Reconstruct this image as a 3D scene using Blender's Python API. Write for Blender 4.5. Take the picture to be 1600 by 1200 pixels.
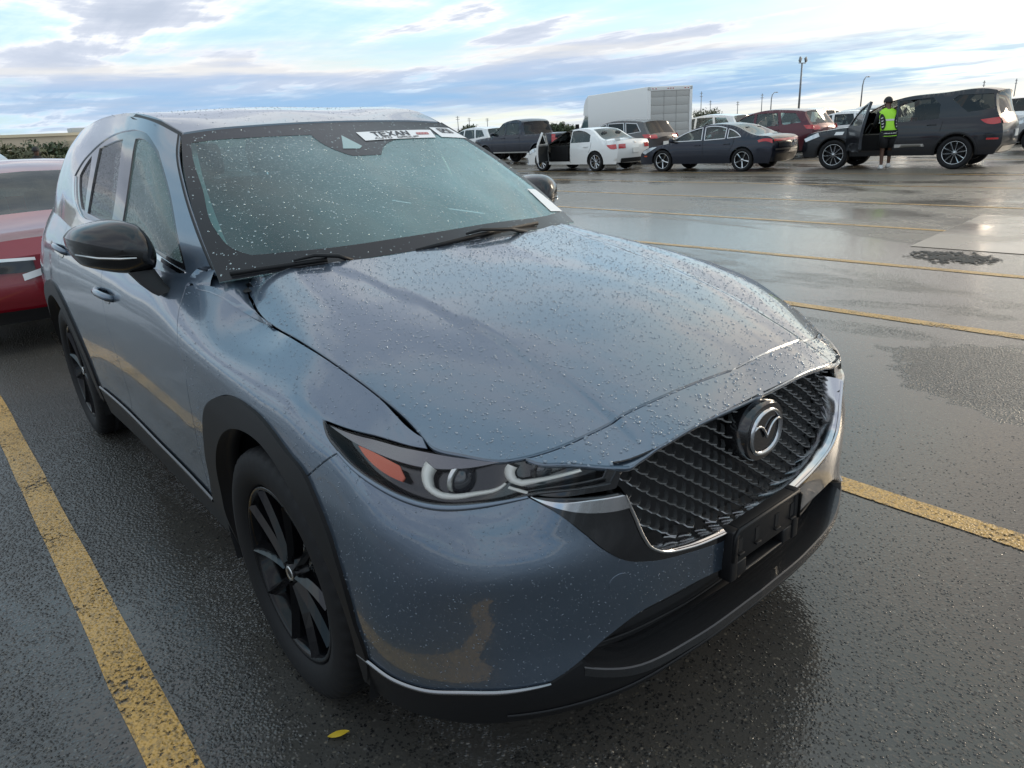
import bpy, bmesh, math, random
import numpy as np
from mathutils import Vector, Matrix
from mathutils.geometry import delaunay_2d_cdt
R_ = math.radians
random.seed(7)
rng = np.random.default_rng(7)
for o in list(bpy.data.objects): bpy.data.objects.remove(o)
SC = bpy.context.scene
COL = SC.collection

# ---------------------------------------------------------------- camera
cam = bpy.data.cameras.new('camera')
camo = bpy.data.objects.new('camera', cam); COL.objects.link(camo)
cam.sensor_width = 36; cam.lens = 36*1116.103/1600; cam.clip_start = .05; cam.clip_end = 4000
right = Vector((.6494263, .7586137, -.0524480)); down = Vector((.2219049, -.2550323, -.9411253)); fwd = Vector((-.7273264, .5995530, -.3339648))
m3 = Matrix((right, -down, -fwd)).transposed()
camo.matrix_world = Matrix.Translation((1.728503, -1.469530, 1.492196)) @ m3.to_4x4()
SC.camera = camo
SC.view_settings.view_transform = 'Standard'; SC.view_settings.look = 'None'
SC.view_settings.exposure = 0.58; SC.view_settings.gamma = 1
SC.render.resolution_x = 1024; SC.render.resolution_y = 768

# ---------------------------------------------------------------- node helpers
class NT:
    def __init__(s, tree): s.t = tree; s.n = tree.nodes; s.l = tree.links
    def add(s, typ, **kw):
        n = s.n.new(typ)
        for k, v in kw.items():
            if k.startswith('i_'): s.set(n, k[2:].replace('_', ' '), v)
            else: setattr(n, k, v)
        return n
    def set(s, n, name, v):
        sock = n.inputs[int(name)] if name.isdigit() else n.inputs[name]
        if isinstance(v, bpy.types.NodeSocket): s.l.new(v, sock)
        else: sock.default_value = v
    def math(s, op, a, b=None, clamp=False, c=None):
        n = s.n.new('ShaderNodeMath'); n.operation = op; n.use_clamp = clamp
        for i, x in enumerate((a, b, c)):
            if x is None: continue
            if isinstance(x, bpy.types.NodeSocket): s.l.new(x, n.inputs[i])
            else: n.inputs[i].default_value = x
        return n.outputs[0]
    def vmath(s, op, a, b=None):
        n = s.n.new('ShaderNodeVectorMath'); n.operation = op
        for i, x in enumerate((a, b)):
            if x is None: continue
            if isinstance(x, bpy.types.NodeSocket): s.l.new(x, n.inputs[i])
            elif op == 'SCALE' and i == 1: n.inputs['Scale'].default_value = x
            else: n.inputs[i].default_value = x
        return n.outputs['Value'] if op in ('DOT_PRODUCT', 'LENGTH') else n.outputs[0]
    def ramp(s, fac, stops, interp='LINEAR'):
        n = s.n.new('ShaderNodeValToRGB'); n.color_ramp.interpolation = interp
        e = n.color_ramp.elements
        while len(e) > 1: e.remove(e[-1])
        for i, (p, c) in enumerate(stops):
            x = e[0] if i == 0 else e.new(p)
            x.position = p
            x.color = (c, c, c, 1) if isinstance(c, (int, float)) else (*c, 1)
        s.l.new(fac, n.inputs[0]); return n.outputs[0]
    def mix(s, fac, a, b, typ='RGBA', blend='MIX'):
        n = s.n.new('ShaderNodeMix'); n.data_type = typ; n.blend_type = blend
        ia, ib = {'RGBA': (6, 7), 'FLOAT': (2, 3)}[typ]
        for i, x in ((0, fac), (ia, a), (ib, b)):
            if isinstance(x, bpy.types.NodeSocket): s.l.new(x, n.inputs[i])
            elif isinstance(x, (tuple, list)): n.inputs[i].default_value = (*x, 1)
            else: n.inputs[i].default_value = x
        return n.outputs[{'RGBA': 2, 'FLOAT': 0}[typ]]
    def noise(s, vec, scale, detail=3, rough=.5, dist=0., out='Fac'):
        n = s.n.new('ShaderNodeTexNoise'); s.l.new(vec, n.inputs['Vector'])
        n.inputs['Scale'].default_value = scale; n.inputs['Detail'].default_value = detail
        n.inputs['Roughness'].default_value = rough; n.inputs['Distortion'].default_value = dist
        return n.outputs[out]
    def voronoi(s, vec, scale, feature='F1', out='Distance', rnd=1.):
        n = s.n.new('ShaderNodeTexVoronoi'); s.l.new(vec, n.inputs['Vector']); n.feature = feature
        n.inputs['Scale'].default_value = scale; n.inputs['Randomness'].default_value = rnd
        return n.outputs[out]
    def mapping(s, vec, scale=(1, 1, 1), rot=(0, 0, 0), loc=(0, 0, 0)):
        n = s.n.new('ShaderNodeMapping'); s.l.new(vec, n.inputs[0])
        n.inputs['Scale'].default_value = scale; n.inputs['Rotation'].default_value = rot; n.inputs['Location'].default_value = loc
        return n.outputs[0]

# ---------------------------------------------------------------- sky and sun
SUN_AZ, SUN_EL = R_(82), R_(17)          # azimuth counter-clockwise from +X
sd = Vector((math.cos(SUN_EL)*math.cos(SUN_AZ), math.cos(SUN_EL)*math.sin(SUN_AZ), math.sin(SUN_EL)))
world = bpy.data.worlds.new('World'); SC.world = world; world.use_nodes = True
nt = NT(world.node_tree); nt.n.clear()
out = nt.add('ShaderNodeOutputWorld')
sky = nt.add('ShaderNodeTexSky', sky_type='NISHITA', sun_disc=False)
sky.sun_elevation = SUN_EL; sky.sun_rotation = math.pi/2 - SUN_AZ
sky.air_density = 1.0; sky.dust_density = .6; sky.ozone_density = 1.5
bg1 = nt.add('ShaderNodeBackground', i_Color=sky.outputs[0], i_Strength=.13)
tc = nt.add('ShaderNodeTexCoord')
dvec = tc.outputs['Generated']
sep = nt.add('ShaderNodeSeparateXYZ', i_Vector=dvec)
dz = nt.math('MAXIMUM', sep.outputs[2], 0.0)
den = nt.math('ADD', dz, .055)
comb = nt.add('ShaderNodeCombineXYZ', i_X=nt.math('DIVIDE', sep.outputs[0], den), i_Y=nt.math('DIVIDE', sep.outputs[1], den))
pl = comb.outputs[0]                                     # cloud-deck coordinates
LX, LY = 3.1, 1.7
big = nt.noise(nt.mapping(pl, (.22, .22, 1), loc=(LX, LY, 0)), 1.0, 2, .5)
mid = nt.noise(nt.mapping(pl, (.8, .8, 1), (0, 0, R_(20)), (LX+2, LY+4, 0)), .8, 7, .60, .4)
stk = nt.noise(nt.mapping(pl, (.25, 1.3, 1), (0, 0, R_(-30)), (LX+1, LY+7, 0)), 1.0, 6, .6, .3)
dens = nt.math('ADD', nt.math('MULTIPLY', big, .40), nt.math('ADD', nt.math('MULTIPLY', mid, .35), nt.math('MULTIPLY', stk, .25)))
cover = nt.ramp(dens, [(.42, .62), (.50, 1)], 'EASE')
edge = nt.ramp(dens, [(.42, (.52, .80, .96)), (.475, (.70, .88, .98)), (.497, (.90, .92, .95)), (.515, (.60, .65, .75)), (.55, (.49, .55, .66)), (.66, (.40, .46, .57))])
# the low blue bank over a pale strip at the horizon
el = sep.outputs[2]
wn = nt.noise(nt.mapping(dvec, (2.2, 2.2, 26)), 1.5, 5, .6)
wob = nt.math('ADD', el, nt.math('MULTIPLY', nt.math('SUBTRACT', wn, .5), .060))
bank = nt.ramp(wob, [(0.0, (.68, .72, .72)), (.016, (.78, .80, .78)), (.030, (.28, .47, .71)), (.058, (.30, .48, .71)), (.080, (.44, .54, .71)), (.092, (.84, .81, .76)), (.103, (.56, .62, .74)), (.15, (.62, .68, .79))])
bankm = nt.math('MULTIPLY', nt.ramp(wob, [(0.0, 1.0), (.075, .95), (.135, 0.0)], 'EASE'), nt.ramp(nt.noise(nt.mapping(dvec, (3, 3, 30), loc=(4, 1, 0)), 1.3, 5, .6), [(.34, .35), (.58, 1)]))
# low sun warms the clouds around it
sunv = nt.vmath('DOT_PRODUCT', dvec, tuple(sd))
warm = nt.ramp(sunv, [(.70, 0), (.98, 1)], 'EASE')
ccol = nt.mix(bankm, edge, bank)
ccol = nt.mix(nt.math('MULTIPLY', warm, .75), ccol, nt.mix(1.0, ccol, (1.8, 1.48, 1.12), blend='MULTIPLY'))
cov2 = nt.math('MAXIMUM', cover, bankm)
bg2 = nt.add('ShaderNodeBackground', i_Color=ccol, i_Strength=.80)
mx = nt.add('ShaderNodeMixShader'); nt.l.new(cov2, mx.inputs[0]); nt.l.new(bg1.outputs[0], mx.inputs[1]); nt.l.new(bg2.outputs[0], mx.inputs[2])
nt.l.new(mx.outputs[0], out.inputs[0])
sl = bpy.data.lights.new('sun', 'SUN'); sl.energy = .8; sl.angle = R_(16); sl.color = (1, .84, .64)
slo = bpy.data.objects.new('sun', sl); COL.objects.link(slo)
slo.rotation_euler = sd.to_track_quat('Z', 'Y').to_euler(); slo.location = (-4, -8, 12)

# ---------------------------------------------------------------- materials
MATS = {}
def pmat(name, col, rough=.5, metal=0., coat=0., **kw):
    m = bpy.data.materials.new(name); m.use_nodes = True
    b = m.node_tree.nodes['Principled BSDF']
    b.inputs['Base Color'].default_value = (*col, 1); b.inputs['Roughness'].default_value = rough
    b.inputs['Metallic'].default_value = metal; b.inputs['Coat Weight'].default_value = coat
    b.inputs['Coat Roughness'].default_value = kw.get('coat_rough', .03)
    if 'coat_ior' in kw: b.inputs['Coat IOR'].default_value = kw['coat_ior']
    if 'trans' in kw: b.inputs['Transmission Weight'].default_value = kw['trans']
    if 'ior' in kw: b.inputs['IOR'].default_value = kw['ior']
    if 'spec' in kw: b.inputs['Specular IOR Level'].default_value = kw['spec']
    MATS[name] = m; return m
def bump(m, height, strength=.5, dist=.002, coat=False):
    t = NT(m.node_tree); b = m.node_tree.nodes['Principled BSDF']
    n = t.add('ShaderNodeBump', i_Height=height); n.inputs['Strength'].default_value = strength; n.inputs['Distance'].default_value = dist
    if not coat: t.l.new(n.outputs[0], b.inputs['Normal'])
    t.l.new(n.outputs[0], b.inputs['Coat Normal'])
def objco(m):
    t = NT(m.node_tree); return t, t.add('ShaderNodeTexCoord').outputs['Object']
def paint(name, col, metal=.75, rough=.38, wet=True):
    m = pmat(name, col, rough, metal, 1.0 if wet or max(col) > .1 else .6, coat_rough=.02, coat_ior=1.7 if wet else 1.5)
    t, co = objco(m); b = m.node_tree.nodes['Principled BSDF']
    fl = t.noise(co, 900, 1, .5)
    t.set(b, 'Base Color', t.mix(t.math('MULTIPLY', fl, .5), tuple(c*.8 for c in col), tuple(c*1.35 for c in col)))
    if wet:   # fine rain film too small to build drop by drop
        v = t.voronoi(co, 150, 'F1'); v2 = t.voronoi(co, 75, 'F1')
        h = t.math('ADD', t.ramp(v, [(.12, 1), (.42, 0)], 'EASE'), t.ramp(v2, [(.1, 1.6), (.30, 0)], 'EASE'))
        g = t.ramp(t.noise(co, 6, 2), [(.35, .25), (.65, 1)])
        bump(m, t.math('MULTIPLY', h, g), .10, .0006, coat=True)
    return m
# ---------------------------------------------------------------- surfaces
class Surf:
    """Smooth surface through a grid of 3-D control points (rows x cols)."""
    def __init__(s, grid):
        s.P = np.array(grid, float)
        r, c, _ = s.P.shape
        du = np.linalg.norm(np.diff(s.P, axis=1), axis=2).mean(0)
        dv = np.linalg.norm(np.diff(s.P, axis=0), axis=2).mean(1)
        s.u = np.concatenate([[0], np.cumsum(du)])
        s.v = np.concatenate([[0], np.cumsum(dv)])
        s.Tu = s._tan(s.P, s.u, 1)
    @staticmethod
    def _tan(P, k, ax):
        P = np.moveaxis(P, ax, 0)
        T = np.zeros_like(P)
        d = np.diff(P, axis=0) / np.diff(k)[:, None, None]
        h = np.diff(k)
        T[0] = d[0]; T[-1] = d[-1]
        for i in range(1, len(k) - 1):
            T[i] = (d[i-1] * h[i] + d[i] * h[i-1]) / (h[i] + h[i-1])
        return np.moveaxis(T, 0, ax)
    @staticmethod
    def _w(k, t):
        t = np.clip(t, k[0], k[-1])
        i = np.clip(np.searchsorted(k, t, side='right') - 1, 0, len(k) - 2)
        h = k[i+1] - k[i]
        x = (t - k[i]) / h
        return i, h, 2*x**3-3*x**2+1, x**3-2*x**2+x, -2*x**3+3*x**2, x**3-x**2
    def __call__(s, u, v):
        u = np.atleast_1d(np.asarray(u, float)); v = np.atleast_1d(np.asarray(v, float))
        i, h, a, b, c, d = s._w(s.u, u)
        R = (s.P[:, i] * a[None, :, None] + s.Tu[:, i] * (b*h)[None, :, None]
             + s.P[:, i+1] * c[None, :, None] + s.Tu[:, i+1] * (d*h)[None, :, None])
        T = s._tan(R, s.v, 0)
        j, h, a, b, c, d = s._w(s.v, v)
        n = np.arange(len(u))
        return (R[j, n] * a[:, None] + T[j, n] * (b*h)[:, None]
                + R[j+1, n] * c[:, None] + T[j+1, n] * (d*h)[:, None])

class Tps:
    """Thin-plate height field through scattered points, symmetric in the 2nd axis if sym."""
    def __init__(s, pts, lift, sym=False, reg=1e-5):
        p = np.array(pts, float)
        ax = {'z': (0, 1, 2), 'y': (0, 2, 1), 'x': (1, 2, 0)}[lift]
        s.lift = lift
        q = p[:, list(ax)]
        if sym:
            m = q[np.abs(q[:, 1 if lift == 'z' else 0]) > 1e-6].copy()
            m[:, 1 if lift == 'z' else 0] *= -1
            q = np.vstack([q, m])
        s.c = q[:, :2]; n = len(q)
        A = np.zeros((n+3, n+3))
        A[:n, :n] = s._k(s.c, s.c) + reg*np.eye(n)
        A[:n, n:] = np.c_[np.ones(n), s.c]; A[n:, :n] = A[:n, n:].T
        s.w = np.linalg.solve(A, np.r_[q[:, 2], 0, 0, 0])
    @staticmethod
    def _k(a, b):
        r2 = ((a[:, None] - b[None])**2).sum(2) + 1e-12
        return .5*r2*np.log(r2)
    def h(s, a, b):
        a = np.atleast_1d(np.asarray(a, float)); b = np.atleast_1d(np.asarray(b, float))
        q = np.c_[a, b]
        return s._k(q, s.c) @ s.w[:-3] + s.w[-3] + q @ s.w[-2:]
    def __call__(s, a, b):
        a = np.atleast_1d(np.asarray(a, float)); b = np.atleast_1d(np.asarray(b, float))
        h = s.h(a, b)
        return {'z': np.c_[a, b, h], 'y': np.c_[a, h, b], 'x': np.c_[h, a, b]}[s.lift]

# body side and nose of the near car: columns run from the nose centre round the right side to the tail, rows from sill to belt
def _cols():
    c = [
     [(.895,0,.27),(.915,0,.35),(.900,0,.45),(.905,0,.55),(.902,0,.65),(.899,0,.75),(.893,0,.83),(.884,0,.874)],
     [(.883,.25,.265),(.905,.25,.345),(.890,.25,.45),(.893,.25,.55),(.891,.25,.65),(.886,.25,.74),(.879,.25,.815),(.868,.25,.864)],
     [(.838,.49,.25),(.866,.50,.34),(.858,.498,.45),(.861,.498,.55),(.859,.496,.64),(.850,.49,.715),(.844,.485,.785),(.838,.48,.842)],
     [(.750,.655,.235),(.785,.675,.335),(.780,.669,.44),(.779,.666,.54),(.778,.665,.63),(.757,.652,.71),(.733,.637,.785),(.705,.62,.862)],
     [(.640,.775,.225),(.672,.797,.33),(.670,.798,.43),(.667,.798,.53),(.663,.798,.625),(.638,.787,.715),(.600,.770,.80),(.535,.737,.893)],
     [(.50,.850,.225),(.528,.874,.33),(.532,.882,.43),(.532,.884,.53),(.522,.882,.63),(.500,.873,.74),(.450,.845,.85),(.390,.755,.956)],
     [(.36,.882,.23),(.37,.903,.33),(.37,.911,.44),(.37,.914,.54),(.36,.912,.64),(.34,.902,.76),(.30,.865,.89),(.240,.765,.992)],
     [(.03,.893,.24),(.03,.912,.34),(.03,.920,.45),(.03,.923,.56),(.03,.921,.68),(.03,.911,.80),(.03,.873,.92),(.023,.766,1.017)],
     [(-.30,.875,.25),(-.30,.897,.37),(-.30,.903,.47),(-.30,.910,.58),(-.29,.912,.70),(-.28,.908,.82),(-.27,.879,.94),(-.253,.747,1.026)],
     [(-.50,.865,.25),(-.50,.892,.39),(-.50,.896,.49),(-.50,.905,.60),(-.50,.910,.72),(-.50,.907,.83),(-.49,.884,.955),(-.470,.765,1.085)],
     [(-.72,.862,.25),(-.72,.890,.40),(-.72,.894,.50),(-.72,.904,.61),(-.72,.910,.73),(-.72,.908,.84),(-.72,.888,.97),(-.72,.820,1.095)],
     [(-1.15,.862,.25),(-1.15,.890,.41),(-1.15,.894,.51),(-1.15,.904,.62),(-1.15,.911,.74),(-1.15,.909,.85),(-1.15,.891,.98),(-1.15,.838,1.105)],
     [(-1.7,.862,.25),(-1.7,.890,.42),(-1.7,.895,.52),(-1.7,.906,.63),(-1.7,.912,.75),(-1.7,.910,.87),(-1.7,.890,1.00),(-1.7,.838,1.125)],
     [(-2.25,.872,.25),(-2.25,.898,.41),(-2.25,.906,.52),(-2.25,.914,.64),(-2.25,.918,.76),(-2.25,.913,.88),(-2.25,.888,1.02),(-2.25,.826,1.155)],
     [(-2.7,.89,.25),(-2.7,.910,.40),(-2.7,.918,.52),(-2.7,.922,.65),(-2.7,.922,.78),(-2.7,.912,.90),(-2.7,.878,1.05),(-2.7,.800,1.19)],
     [(-3.1,.86,.25),(-3.12,.885,.40),(-3.13,.898,.53),(-3.13,.902,.66),(-3.13,.902,.80),(-3.13,.890,.93),(-3.12,.845,1.08),(-3.1,.765,1.21)],
     [(-3.36,.78,.27),(-3.42,.805,.42),(-3.43,.82,.55),(-3.43,.825,.68),(-3.42,.822,.81),(-3.40,.805,.95),(-3.37,.765,1.10),(-3.33,.70,1.22)],
     [(-3.52,.52,.29),(-3.60,.55,.44),(-3.60,.56,.56),(-3.59,.56,.69),(-3.56,.56,.82),(-3.53,.55,.96),(-3.49,.53,1.10),(-3.45,.50,1.22)],
     [(-3.58,0,.30),(-3.66,0,.45),(-3.66,0,.57),(-3.65,0,.70),(-3.62,0,.83),(-3.59,0,.97),(-3.55,0,1.11),(-3.50,0,1.23)],
    ]
    g = np.array(c).transpose(1, 0, 2)
    g[:, :, 1] *= -1
    return g
W = Surf(_cols())
# hood and nose panel, z over (x, y)
class Poly:
    """height field z(x, y), even in y, fitted to measured points"""
    T = [(0,0),(1,0),(2,0),(3,0),(0,2),(1,2),(2,2),(0,4),(1,4),(2,4),(0,6),(1,6)]
    def __init__(s, pts):
        p = np.array(pts, float); s.c = p[:, :2]*1.0; s.c = np.vstack([s.c, s.c*[1, -1]])
        A = s.A(p[:, 0], p[:, 1]); s.k = np.linalg.solve(A.T @ A+1e-6*np.eye(len(s.T)), A.T @ p[:, 2])
    def A(s, x, y): return np.stack([x**i*y**j for i, j in s.T], 1)
    def h(s, x, y):
        x = np.atleast_1d(np.asarray(x, float)); y = np.atleast_1d(np.asarray(y, float))
        e = np.clip((np.abs(y)-(.455-.085*x)+.018)/.036, 0, 1)            # raised centre panel with a crisp shoulder
        return s.A(x, y) @ s.k+.006*(1-e*e*(3-2*e))*np.clip((.93-x)/.12, 0, 1)-.003
    def __call__(s, x, y):
        x = np.atleast_1d(np.asarray(x, float)); y = np.atleast_1d(np.asarray(y, float)); return np.c_[x, y, s.h(x, y)]
HOOD = Poly([(-.27,0,1.142),(-.29,.25,1.140),(-.35,.48,1.132),(-.42,.60,1.124),
 (-.466,.66,1.116),(-.44,.70,1.085),(-.355,.725,1.05),(-.253,.745,1.026),(.023,.765,1.017),(.24,.765,.992),(.39,.755,.958),(.484,.745,.924),(.53,.73,.880),
 (.80,0,.910),(.783,.25,.903),(.745,.45,.880),(.71,.61,.866),(.884,0,.874),(.868,.25,.862),(.838,.48,.838),(.62,.69,.868),
 (0,0,1.108),(0,.3,1.104),(0,.55,1.080),(.28,0,1.060),(.28,.3,1.054),(.28,.55,1.028),(.52,0,1.004),(.52,.3,.994),(.52,.52,.966),(.70,0,.950),(.69,.3,.936)])
# greenhouse side (right), rows belt -> roof
def _gh():
    b = [(-.53,.757,1.122),(-.78,.815,1.098),(-1.2,.838,1.108),(-1.7,.838,1.126),(-2.2,.827,1.152),(-2.7,.800,1.188),(-3.1,.765,1.21),(-3.42,.66,1.22)]
    t = [(-1.176,.590,1.540),(-1.36,.610,1.590),(-1.66,.615,1.628),(-2.0,.612,1.640),(-2.4,.602,1.636),(-2.8,.582,1.615),(-3.12,.552,1.585),(-3.32,.50,1.555)]
    rows = []
    for f, o in ((0, 0), (.3, .022), (.6, .030), (.85, .022), (1, 0)):
        rows.append([(p[0]*(1-f)+q[0]*f, -(p[1]*(1-f)+q[1]*f+o), p[2]*(1-f)+q[2]*f) for p, q in zip(b, t)])
    return rows
GH = Surf(_gh())
# windshield, rows base -> header, columns right -> left
def _ws():
    b = [(-.535,.755,1.128),(-.44,.60,1.142),(-.335,.32,1.154),(-.29,0,1.158)]
    t = [(-1.176,.585,1.541),(-1.205,.46,1.552),(-1.228,.24,1.561),(-1.235,0,1.564)]
    b = [tuple(np.array(p)+(np.array(p)-np.array(q))/np.linalg.norm(np.array(p)-np.array(q))*.045) for p, q in zip(b, t)]
    rows = []
    for f, o in ((0, 0), (.33, .016), (.67, .016), (1, 0)):
        r = [(p[0]*(1-f)+q[0]*f+o*.5, -(p[1]*(1-f)+q[1]*f + o*e), p[2]*(1-f)+q[2]*f+o*.8) for p, q, e in zip(b, t, (1.6, 1., .4, 0))]
        rows.append(r + [(x, -y, z) for x, y, z in r[-2::-1]])
    return rows
WS = Surf(_ws())
ROOF = Tps([(-1.235,0,1.570),(-1.228,.24,1.567),(-1.205,.46,1.558),(-1.18,.575,1.548),(-1.36,.59,1.600),(-1.66,.595,1.640),(-2.0,.592,1.652),(-2.4,.582,1.648),(-2.8,.562,1.627),(-3.12,.532,1.597),(-3.30,.48,1.567),
 (-1.5,0,1.626),(-1.9,0,1.664),(-2.3,0,1.672),(-2.8,0,1.655),(-3.3,0,1.60),(-1.5,.35,1.617),(-1.9,.35,1.655),(-2.3,.35,1.664),(-2.8,.33,1.646),(-3.3,.3,1.59)], 'z', True, 2e-5)
OUT = {
 'ws_clear': [(0.0418,0.8648),(0.1066,0.8629),(0.2821,0.8512),(0.5911,0.8329),(0.6229,0.6637),(0.6578,0.6179),(0.7848,0.612),(0.8526,0.6843),(1.073,0.7803),(1.4145,0.7881),(1.3736,0.4276),(1.3744,0.1829),(1.3453,0.0873),(1.2548,0.0738),(0.8286,0.0799),(0.5617,0.076),(0.308,0.078),(0.1091,0.1019),(0.074,0.141),(0.0453,0.2597),(0.0489,0.5193),(0.0409,0.7787)],
 'ws_sensor': [(0.7272,0.8103),(0.7517,0.6952),(0.7242,0.6736),(0.6524,0.6833)],
 'sticker1': [(0.8182,0.8297),(1.2563,0.8486),(1.2052,0.7575),(0.8017,0.7417)],
 'sticker2': [(1.2781,0.8805),(1.3991,0.8855),(1.4117,0.7668),(1.2483,0.7663)],
 'sticker3': [(1.3,0.2672),(1.3686,0.2621),(1.4,0.0848),(1.2706,0.0917)],
 'gh_frame': [(1.5641,0.2897),(1.4497,0.3546),(1.2127,0.4307),(0.9535,0.491),(0.6,0.5343),(0.4263,0.547),(0.2643,0.5333),(0.1584,0.4797),(0.1113,0.3402),(0.1276,0.1238),(0.1409,0.0186),(0.296,0.066),(0.6558,0.0894),(1.0628,0.0997),(1.364,0.1054),(1.484,0.1701)],
 'gl_front': [(0.4456,0.5061),(0.3416,0.5149),(0.2459,0.5002),(0.1707,0.4546),(0.1376,0.3638),(0.1292,0.2485),(0.146,0.1167),(0.1512,0.0472),(0.3213,0.0875),(0.6738,0.1046),(0.5369,0.2976)],
 'gl_rear': [(1.0646,0.4465),(0.8445,0.4749),(0.6328,0.4962),(0.6896,0.2864),(0.8012,0.1129),(1.0257,0.1182),(1.2083,0.1225),(1.1243,0.2764)],
 'gl_quarter': [(1.2096,0.4076),(1.3321,0.3598),(1.4408,0.2984),(1.392,0.1953),(1.3343,0.1314),(1.2626,0.123),(1.2333,0.2232),(1.1983,0.346)],
 'molding': [(0.1499,0.0),(0.3033,0.0521),(0.662,0.0739),(1.066,0.082),(1.3796,0.0839),(1.5176,0.1668),(1.583,0.2888),(1.5271,0.2913),(1.4685,0.1751),(1.349,0.1072),(1.0628,0.0997),(0.6558,0.0894),(0.2948,0.0684),(0.1453,0.0165)],
 'hood_cut': [(-0.5053,-0.6436),(-0.471,-0.6875),(-0.3638,-0.7212),(-0.248,-0.7466),(0.0126,-0.7603),(0.2285,-0.7578),(0.3789,-0.7471),(0.4777,-0.7384),(0.5318,-0.7393),(0.5587,-0.7445),(0.6222,-0.6983),(0.6873,-0.638),(0.7108,-0.6024),(0.7474,-0.5139),(0.7624,-0.4716),(0.7866,-0.3023),(0.8015,-0.1221),(0.8055,0.0034)],
 'nose_low': [(0.7172,-0.603),(0.7784,-0.542),(0.8446,-0.47),(0.8606,-0.4469),(0.8632,-0.4157),(0.8701,-0.3513),(0.8761,-0.2248),(0.8822,-0.1107),(0.8861,0.0179)],
 'hood_rear': [(-0.5053,-0.6436),(-0.3647,-0.5587),(-0.2813,-0.3109),(-0.2608,-0.1082),(-0.2462,-0.0042)],
 'hl': [(1.1641,0.7245),(1.0552,0.7494),(0.9553,0.7764),(0.8581,0.8063),(0.7847,0.812),(0.7084,0.8151),(0.677,0.8193),(0.5845,0.8218),(0.4858,0.799),(0.5029,0.7373),(0.5877,0.7291),(0.6689,0.7161),(0.7194,0.697),(0.782,0.6876),(0.877,0.6728),(0.9263,0.6716),(0.9794,0.676),(1.0398,0.6851),(1.0953,0.697),(1.1404,0.707)],
 'drl1': [(0.859,0.7737),(0.8725,0.7398),(0.87,0.7167),(0.8516,0.7049),(0.8235,0.7043),(0.7787,0.7163),(0.7284,0.7346),(0.715,0.7501)],
 'drl2': [(0.6988,0.8033),(0.7064,0.7811),(0.701,0.7586),(0.6843,0.75),(0.637,0.7661),(0.5881,0.7887),(0.5633,0.8028)],
 'drl3': [(0.7112,0.7371),(0.675,0.7201)],
 'amber': [(1.043,0.7308),(0.9846,0.7375),(0.9335,0.7399),(0.9221,0.7191),(0.9285,0.7063),(0.9957,0.7118)],
 'lens_glint': [(1.1533,0.7248),(1.0537,0.7463),(0.9547,0.7728),(0.8589,0.8016),(0.7852,0.8086),(0.7214,0.8108),(0.7692,0.7902),(0.8675,0.7648),(0.9057,0.7558),(0.9687,0.7425),(1.0378,0.733)],
 'proj': [(0.7996,0.7586),(0.6442,0.7939)],
 'wing': [(0.6693,0.7099),(0.6127,0.6874),(0.5379,0.6849),(0.4716,0.6771),(0.4558,0.6221),(0.5176,0.6312),(0.5995,0.6584)],
 'sur_outer': [(0.6694,0.7079),(0.6245,0.6577),(0.5675,0.5735),(0.516,0.4915),(0.4697,0.4412),(0.4126,0.4104),(0.2762,0.3696),(0.1224,0.3431)],
 'sur_inner': [(0.4716,0.6771),(0.4481,0.5794),(0.4246,0.4913),(0.4107,0.4588),(0.3791,0.4259),(0.2875,0.3904),(0.1747,0.374),(0.1117,0.3663)],
 'tow': [(0.4878,0.3822)],
 'handle': [(3.1475,0.7),(3.0156,0.6882),(2.8845,0.6737),(4.0904,0.733),(3.7628,0.7419)],
 'bump_up': [(1.2275,0.596),(1.0947,0.6922),(1.04,0.6798),(0.98,0.6701),(0.9271,0.665),(0.8778,0.6657),(0.7827,0.6802),(0.6745,0.7079),(0.6245,0.6577),(0.5675,0.5735),(0.516,0.4915),(0.4697,0.4412),(0.4126,0.4104),(0.2762,0.3696),(0.1224,0.3431),(0.0,0.35)],
 'bump_lo': [(0.0,0.262),(0.1094,0.2471),(0.234,0.2601),(0.3321,0.264),(0.4296,0.2632),(0.5146,0.2331),(0.6011,0.1866),(0.6506,0.1654),(0.7349,0.1606),(0.8512,0.1601),(0.9531,0.1462),(1.0179,0.1491),(1.1034,0.1673),(1.1332,0.1691)],
 'arch': [(1.1332,0.1691),(1.1201,0.2815),(1.1419,0.4249),(1.1602,0.5023),(1.1836,0.5475),(1.2275,0.596),(1.3226,0.6171),(1.5041,0.6425),(1.7355,0.6176),(1.8878,0.5327),(1.9649,0.4074),(2.04,0.2585),(2.075,0.125)],
 'gap1': [(2.1952,0.8236),(2.1778,0.7724),(2.115,0.69),(2.0497,0.5771),(2.0722,0.4263),(2.1247,0.2536),(2.118,0.125)],
 'hlu': [(1.0947,0.6922),(1.1404,0.707),(1.1705,0.726),(1.0563,0.7514),(0.9558,0.7788),(0.8576,0.8095)],
 'gap2': [(3.1,0.834),(3.095,0.7),(3.0754,0.6299),(3.0526,0.54),(3.0212,0.4053),(3.041,0.3009),(3.105,0.125)],
 'liptop': [(0.5765,0.2123),(0.4368,0.1521),(0.2798,0.1283),(0.1097,0.1302)],
 'lipbot': [(1.1503,0.0466),(1.0409,0.0023),(0.8977,0.0247),(0.7379,0.0335),(0.5844,0.0089),(0.3595,0.0),(0.2746,0.0086),(0.0699,0.0)],
}
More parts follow.
